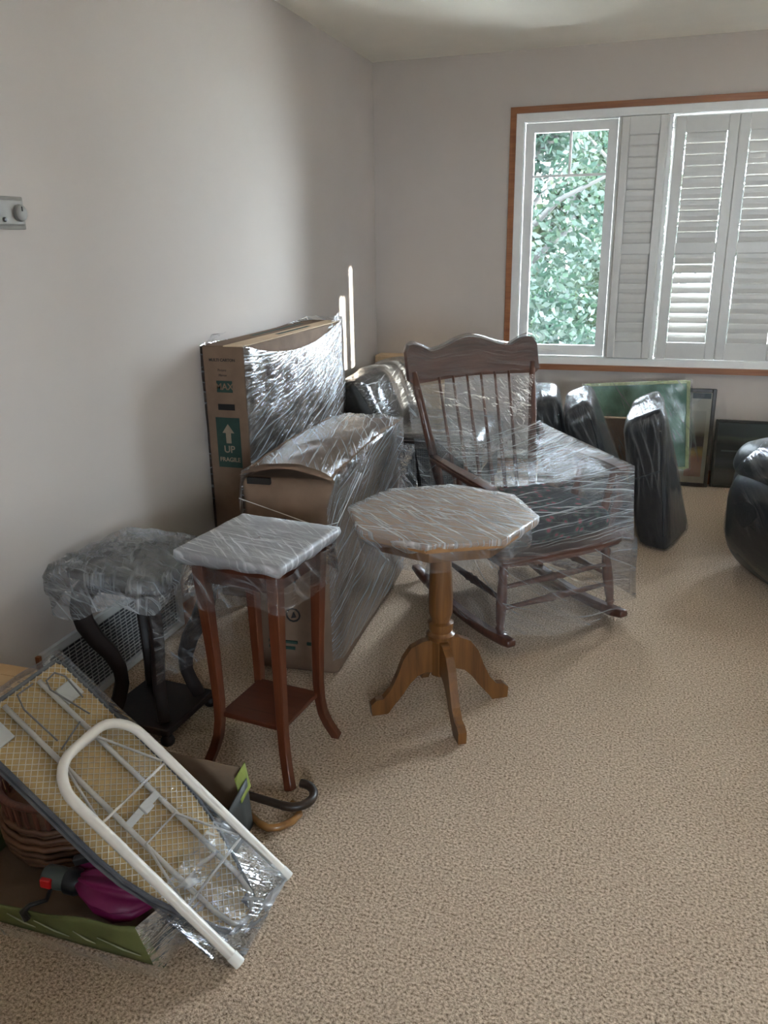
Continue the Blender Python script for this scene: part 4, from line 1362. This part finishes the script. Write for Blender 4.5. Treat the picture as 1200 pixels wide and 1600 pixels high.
# local x runs along the near-left side towards the camera's right, local y into the chair
b = NB(); soft_hexa(b, [(.02, .02, 0), (.80, .02, 0), (.80, .80, 0), (.02, .80, 0), (-.02, .0, .50), (.82, .0, .50), (.82, .80, .50), (.0, .80, .50)], 14, .40, .10, .012, 61); mesh_obj('body', b, M['leather'], ac)
b = NB(); soft_hexa(b, [(.02, .02, .42), (.84, .02, .42), (.84, .26, .44), (.02, .26, .44), (.05, .06, .585), (.84, .04, .60), (.84, .24, .62), (.06, .24, .60)], 12, .45, .06, .012, 62); mesh_obj('arm', b, M['leather'], ac)
b = NB(); soft_hexa(b, [(.02, .62, .42), (.84, .62, .42), (.84, .84, .44), (.02, .84, .44), (.04, .64, .585), (.84, .64, .60), (.84, .82, .61), (.04, .82, .60)], 12, .45, .06, .012, 63); mesh_obj('arm', b, M['leather'], ac)
b = NB(); soft_hexa(b, [(.05, .26, .40), (.60, .26, .40), (.60, .62, .40), (.05, .62, .40), (.05, .27, .52), (.60, .27, .52), (.60, .61, .52), (.05, .61, .52)], 10, .4, .04, .01, 64); mesh_obj('seat_pad', b, M['leather'], ac)
b = NB(); soft_hexa(b, [(.56, .2, .40), (.84, .2, .40), (.84, .68, .40), (.56, .68, .40), (.66, .2, .80), (.88, .2, .78), (.88, .68, .78), (.66, .68, .80)], 10, .4, .05, .01, 65); mesh_obj('backrest', b, M['leather'], ac)
b = NB(); soft_hexa(b, [(.0, .0, .02), (.84, .0, .02), (.84, .86, .02), (.0, .86, .02), (.02, .02, .61), (.87, .02, .62), (.87, .84, .62), (.02, .84, .61)], 20, .34, .11, .012, 66, .004, 6); mesh_obj('stretch_film', b, F['arm'], ac)

# ------------------------------------------------------------------ open printed carton with its contents, lower left
gb = thing('green_printed_box', 'open cardboard box with green and grey leaf print on the carpet, under the ironing board', 'box', (0, 0, 0))
def panel(name, quad, m, min_=None, nu=10, nv=4, amp=.006, seed=0.0, thick=.0035, lab=None):
    q = [Vector(p) for p in quad]
    nrm = (q[1] - q[0]).cross(q[3] - q[0]).normalized()
    bm = NB()
    P = []
    for i in range(nu + 1):
        u = i / nu
        row = []
        for j in range(nv + 1):
            v = j / nv
            p = q[0].lerp(q[1], u).lerp(q[3].lerp(q[2], u), v)
            p = p + nrm * (amp * nz(p, 9, seed) * v)
            p.z += amp * 1.2 * nz(p, 7, seed + 4) * v
            row.append(p)
        P.append(row)
    grid(bm, P)
    o = mesh_obj(name, bm, m, gb, smooth=True)
    md = o.modifiers.new('board_thickness', 'SOLIDIFY')
    md.thickness = thick
    md.offset = 0
    if min_ is not None:
        o.data.materials.append(min_)
        md.material_offset = 0
    if lab:
        o['label'] = lab
    return o
b = NB(); hexa(b, [(-1.42, 1.105, .001), (-.850, 1.105, .001), (-.865, 1.535, .001), (-1.42, 1.535, .001), (-1.42, 1.105, .006), (-.850, 1.105, .006), (-.865, 1.535, .006), (-1.42, 1.535, .006)], 0); mesh_obj('bottom', b, M['cardboard_in'], gb)
panel('near_wall', [(-1.42, 1.098, .004), (-.842, 1.094, .004), (-.880, 1.082, .100), (-1.42, 1.080, .060)], M['green_card'], amp=.016, nu=20, nv=6, seed=71, lab='green leaf-printed long side')
panel('right_wall', [(-.842, 1.096, .004), (-.858, 1.540, .004), (-.862, 1.532, .150), (-.872, 1.110, .030)], M['grey_card'], amp=.004, seed=73, lab='dark grey short side')
panel('far_wall', [(-.858, 1.542, .004), (-1.42, 1.545, .004), (-1.42, 1.548, .20), (-.868, 1.548, .165)], M['cardboard_in'], amp=.006, seed=74, lab='plain brown inner face')
panel('left_wall', [(-1.42, 1.542, .004), (-1.42, 1.100, .004), (-1.42, 1.060, .10), (-1.42, 1.560, .19)], M['green_card'], amp=.006, seed=75)
panel('corner_flap', [(-.856, 1.490, .110), (-.858, 1.545, .120), (-.872, 1.550, .185), (-.885, 1.515, .158)], M['green_bright'], amp=.004, nu=5, nv=5, seed=76)
b = NB()
for k, (x, w_) in enumerate([(-1.10, .05), (-1.02, .03), (-.93, .06), (-1.18, .04)]):
    a_tube(b, [(x - w_, 1.081, .052), (x, 1.0835, .036), (x + w_ * .7, 1.0845, .030)], [.0008, .0022, .0008], 5)
mesh_obj('leaf_print', b, M['pale_print'], gb)
b = NB(); sheet(b, (-.845, 1.075, .004), (-.815, 1.30, .004), (-.845, 1.30, .085), (-.885, 1.075, .115), 12, 8, .008, seed=77, freq=14)
sheet(b, (-1.40, 1.070, .003), (-.835, 1.066, .003), (-.85, 1.070, .030), (-1.40, 1.066, .024), 20, 8, .012, seed=78, freq=14)
mesh_obj('clear_bag', b, F['clear'], gb, label='clear plastic sheet around the box')

# folded umbrella
um = thing('folding_umbrella', 'folded magenta umbrella with grey handle and red button lying in the green printed box', 'umbrella', (0, 0, 0))
U0, U1 = Vector((-1.165, 1.155, .104)), Vector((-.915, 1.178, .086))
dU = (U1 - U0).normalized()
b = NB()
sx_, sy_ = frame_for(dU)
# pleated canopy: a star section that swells and closes again
secs = [(0.085, .022), (.11, .042), (.15, .064), (.20, .072), (.235, .060), (.27, .022)]
rings = []
for t, r in secs:
    ring = []
    for k in range(32):
        a = 2 * PI * k / 32
        rr = r * (1 + .22 * math.cos(8 * a + t * 6)) * (1.0 if math.sin(a) > -.3 else .8)
        ring.append(b.verts.new(U0 + dU * t + sx_ * rr * math.cos(a) + sy_ * rr * .62 * math.sin(a) + Vector((0, 0, .02 * math.sin(t * 9)))))
    rings.append(ring)
for A, B_ in zip(rings, rings[1:]):
    for k in range(32):
        b.faces.new((A[k], A[(k + 1) % 32], B_[(k + 1) % 32], B_[k]))
b.faces.new(rings[0][::-1]); b.faces.new(rings[-1])
mesh_obj('canopy', b, M['magenta'], um, smooth=True)
b = NB(); soft_hexa(b, [(-1.13, 1.20, .040), (-1.04, 1.18, .040), (-1.02, 1.26, .040), (-1.11, 1.27, .040), (-1.13, 1.205, .125), (-1.045, 1.185, .150), (-1.03, 1.255, .155), (-1.115, 1.265, .13)], 10, .35, .02, .02, 81, 0, 14); mesh_obj('canopy_fold', b, M['magenta'], um)
b = NB(); a_box(b, (-1.075, 1.185, .150), (.060, .018, .018), Matrix.Rotation(R(25), 3, 'Z') @ Matrix.Rotation(R(-12), 3, 'Y'), bev=.003); mesh_obj('strap', b, M['black_plastic'], um)
b = NB(); a_lathe(b, [(.020, 0), (.0245, .006), (.0255, .035), (.024, .055)], U0 - dU * .005, 18, dU); mesh_obj('handle', b, M['grey_plastic'], um, smooth=True, autos=40)
b = NB(); a_lathe(b, [(.027, 0), (.029, .004), (.029, .026), (.024, .036)], U0 + dU * .05, 18, dU); mesh_obj('collar', b, M['black_plastic'], um, smooth=True, autos=40)
b = NB(); a_box(b, U0 + dU * .012 + Vector((.004, -.024, .004)), (.026, .012, .022), dU.to_track_quat('X', 'Z').to_matrix(), bev=.003); mesh_obj('button', b, M['red'], um, label='square red push button')
b = NB(); a_tube(b, [U0 + Vector((0.02, -.015, -.015)), U0 + Vector((.03, -.045, -.02)), U0 + Vector((.01, -.07, -.015)), U0 + Vector((-.005, -.078, -.03)), U0 + Vector((.0, -.075, -.05))], [.005, .005, .005, .008, .009], 8); mesh_obj('wrist_loop', b, M['black_plastic'], um, smooth=True)

# wicker basket standing in the same box
wb = thing('wicker_basket', 'brown wicker basket with a red-brown rim at the left edge, below the ironing board', 'basket', (-1.262, 1.368, .008))
b = NB(); a_lathe(b, [(.085, 0), (.118, .012), (.148, .06), (.155, .11), (.145, .145), (.120, .165)][:6], (0, 0, 0), 40); mesh_obj('bowl', b, M['wicker'], wb, smooth=True)
for z, r in ((.02, .125), (.04, .142), (.06, .151), (.08, .156), (.10, .158), (.12, .156), (.14, .150)):
    b = NB(); a_tube(b, [(r * math.cos(a), r * math.sin(a), z + .003 * math.sin(a * 16)) for a in [2 * PI * k / 48 for k in range(48)]], .0075, 6, closed=True); mesh_obj('wicker_strand', b, M['wicker'], wb, smooth=True)
b = NB()
for k in range(36):
    a = 2 * PI * k / 36
    c, s = math.cos(a), math.sin(a)
    a_tube(b, [(c * .146, s * .146, .145), (c * .150, s * .150, .175), (c * .153, s * .153, .205)], .005, 5)
mesh_obj('rim_stakes', b, M['wicker_red'], wb, kind='stuff')
b = NB(); a_tube(b, [(.154 * math.cos(a), .154 * math.sin(a), .210) for a in [2 * PI * k / 40 for k in range(40)]], .009, 7, closed=True); mesh_obj('rim', b, M['wicker_red'], wb, smooth=True)

tn = thing('tan_carton', 'tan cardboard box at the left edge behind the ironing board', 'box', (-1.553, 1.515, 0), R(0))
b = NB(); hexa(b, box8(-.088, .088, -.05, .05, 0, .345), .003, 1); mesh_obj('carton_body', b, M['cardboard_tan'], tn)
b = NB(); a_span(b, -.087, .087, -.049, -.001, .3453, .349); mesh_obj('top_flap', b, M['cardboard_tan'], tn)
b = NB(); a_span(b, -.087, .087, .001, .049, .3453, .349); mesh_obj('top_flap', b, M['cardboard_tan'], tn)

# ------------------------------------------------------------------ tabletop ironing board leaning on the box
ib = thing('ironing_board', 'small ironing board leaning underside out on the green printed box, white tube legs, in film', 'ironing board', (-.694, 1.268, .0125))
th42 = R(42.3)
# local: u up the slope (world -x, +z), v = world -y (meshes below are mirrored to suit), n out of the board
ib.matrix_world = Matrix(((-math.cos(th42), 0, math.sin(th42), -.694), (0, -1, 0, 1.268), (math.sin(th42), 0, math.cos(th42), .0125), (0, 0, 0, 1)))
def bw(u):
    if u > .36:
        return .150
    t = max(0.0, (u - .030) / .33)
    return .050 + .100 * math.sin(t * PI / 2)
us = [.030, .045, .07, .11, .16, .22, .29, .36, .50, .64, .735]
outl = [(u, -bw(u)) for u in us] + [(.752, -.135), (.752, .135)] + [(u, bw(u)) for u in us[::-1]] + [(.018, .025), (.018, -.025)]
b = NB(); a_prism(b, outl, lambda a, c, t: Vector((a, c, t)), -.048, -.042); mesh_obj('board', b, M['gold_cloth'], ib, label='gold cloth seen through the mesh')
b = NB(); a_prism(b, [(u, v * 1.05) for u, v in outl], lambda a, c, t: Vector((a, c, t)), -.056, -.0485); mesh_obj('cover_pad', b, M['grey_pad'], ib)
b = NB(); a_tube(b, [(u, v, -.043) for u, v in outl], .0055, 6, closed=True); mesh_obj('rim', b, M['grey_pad'], ib)
b = NB()
def clip(p, d):
    ts = []
    n_ = len(outl)
    for i in range(n_):
        a, c = Vector(outl[i]), Vector(outl[(i + 1) % n_])
        e = c - a
        den = d.x * e.y - d.y * e.x
        if abs(den) < 1e-9: continue
        w_ = a - p
        t = (w_.x * e.y - w_.y * e.x) / den
        s = (w_.x * d.y - w_.y * d.x) / den
        if 0 <= s <= 1: ts.append(t)
    return (min(ts), max(ts)) if len(ts) >= 2 else None
for sg in (-1, 1):
    d = Vector((math.cos(R(52)), sg * math.sin(R(52))))
    nrm = Vector((-d.y, d.x))
    for k in range(-45, 46):
        p = Vector((.38, 0)) + nrm * (k * .0138)
        tt = clip(p, d)
        if tt and tt[1] - tt[0] > .01:
            a, c = p + d * tt[0], p + d * tt[1]
            a_bar(b, [(a.x, a.y, -.0405 + sg * .0004), (c.x, c.y, -.0405 + sg * .0004)], .0017, .0012)
mesh_obj('lattice_mesh', b, M['wire_mesh'], ib, kind='stuff', label='cream diamond wire mesh')
# U-shaped tubular leg
pts = [(.0, -.126, 0), (.25, -.126, 0), (.47, -.126, 0)]
for k in range(1, 8):
    a = PI / 2 * k / 8
    pts.append((.475 + .085 * math.sin(a), -.126 + .085 * (1 - math.cos(a)), 0))
pts += [(.56, -.035, 0), (.56, .035, 0)]
for k in range(7, 0, -1):
    a = PI / 2 * k / 8
    pts.append((.475 + .085 * math.sin(a), .126 - .085 * (1 - math.cos(a)), 0))
pts += [(.47, .126, 0), (.25, .126, 0), (.0, .126, 0)]
b = NB(); a_tube(b, pts, .0115, 12); leg = mesh_obj('leg_frame', b, M['enamel'], ib, smooth=True, autos=60, label='white U-shaped tube leg')
for s in (-1, 1):
    b = NB(); a_tube(b, [(-.004, s * .126, 0), (.022, s * .126, 0)], .0128, 12); mesh_obj('foot_cap', b, M['white_pad'], leg, smooth=True, autos=50)
for s in (-1, 1):
    b = NB(); a_tube(b, [(.735, s * .055, -.030), (.5, s * .057, -.030), (.25, s * .058, -.030), (.10, s * .056, -.030), (.05, s * .046, -.032), (.022, s * .018, -.036)], .006, 8); mesh_obj('rail', b, M['enamel'], ib, smooth=True)
for u0 in (.555, .305):
    b = NB(); a_tube(b, [(u0 - .15, -.115, -.006), (u0, -.066, -.016), (u0 - .006, .045, -.016), (u0 - .152, .115, -.006)], .0032, 7); mesh_obj('brace_wire', b, M['enamel'], ib, smooth=True)
    b = NB(); a_tube(b, [(u0 - .15, -.115, -.004), (u0 - .16, .112, -.004)], .0032, 7); mesh_obj('brace_wire', b, M['enamel'], ib, smooth=True)
b = NB(); a_box(b, (.360, 0, -.027), (.018, .115, .005), bev=.001); bk = mesh_obj('strap_clip', b, M['white_pad'], ib)
b = NB(); a_box(b, (.358, .008, -.022), (.026, .030, .007), bev=.002); mesh_obj('buckle', b, M['white_pad'], bk)
for (u0, v0, v1) in ((.672, .072, .128), (.690, -.145, -.085)):
    b = NB(); a_box(b, (u0, (v0 + v1) / 2, -.037), (.046, abs(v1 - v0), .006), bev=.002); mesh_obj('white_pad', b, M['white_pad'], ib)
b = NB(); a_tube(b, [(.60, .082, -.022), (.70, .050, -.018), (.722, .060, -.018), (.726, .092, -.018), (.705, .108, -.020), (.64, .106, -.026)], .0022, 6); mesh_obj('rest_wire', b, M['nickel'], ib, smooth=True)
b = NB(); a_tube(b, [(.60, -.030, -.022), (.70, -.036, -.018), (.735, -.020, -.02), (.735, .03, -.02)], .0022, 6); a_tube(b, [(.58, -.04, -.02), (.60, .045, -.02)], .002, 6); mesh_obj('rest_wire', b, M['nickel'], ib, smooth=True)
b = NB(); a_box(b, (.040, .032, -.0405), (.030, .024, .003)); mesh_obj('fabric_tag', b, M['navy'], ib)
b = NB(); soft_hexa(b, [(.018, -.130, -.052), (.765, -.160, -.060), (.765, .160, -.060), (.018, .132, -.052), (.0, -.130, .004), (.762, -.152, -.014), (.762, .152, -.014), (.0, .130, .004)], 26, .25, .006, .007, 91, .006, 13); mesh_obj('film_bag', b, F['iron'], ib)
b = NB(); sheet(b, (.22, .122, .0), (.0, .124, .004), (-.004, -.124, .004), (.22, -.122, .0), 12, 14, .014, .012, (0, 0, -1), 16, 92); mesh_obj('film_end', b, F['iron_end'], ib, label='bunched film across the nose end')

for o_ in [o for o in ib.children_recursive if o.type == 'MESH']:
    o_.data.transform(Matrix.Diagonal((1, -1, 1, 1)))
    o_.data.flip_normals()

# ------------------------------------------------------------------ two walking canes
def cane(name_label, shaft, crook, rad, m):
    t = thing('walking_cane', name_label, 'cane', (0, 0, 0), 0, 'walking canes by the red plant stand')
    pts = [Vector(p) for p in shaft]
    b = NB(); a_tube(b, pts, rad, 10); mesh_obj('shaft', b, m, t, smooth=True, autos=60)
    b = NB(); a_tube(b, [Vector(p) for p in crook], rad * 1.08, 10); mesh_obj('crook_handle', b, m, t, smooth=True, autos=60)
    return t
def arc(cx, cy, r, a0, a1, n, z, dz=0.0):
    return [(cx + r * math.cos(R(a0 + (a1 - a0) * k / n)), cy + r * math.sin(R(a0 + (a1 - a0) * k / n)), z + dz * k / n) for k in range(n + 1)]
cane('dark brown walking cane with crook handle lying round the front leg of the red stand',
     [(-1.40, 1.640, .030), (-.9, 1.615, .030), (-.80, 1.600, .032)], [(-.80, 1.600, .032)] + arc(-.785, 1.650, .050, -90, 95, 12, .032), .011, M['cane_dark'])
cane('tan walking cane with crook handle lying on the carpet under the dark cane',
     [(-1.10, 1.590, .0105), (-.90, 1.582, .0105), (-.842, 1.545, .0105)], [(-.842, 1.545, .0105), (-.81, 1.534, .0105), (-.785, 1.545, .0105), (-.762, 1.575, .0105), (-.755, 1.605, .0105), (-.772, 1.632, .010), (-.792, 1.640, .012)], .0095, M['cane_tan'])
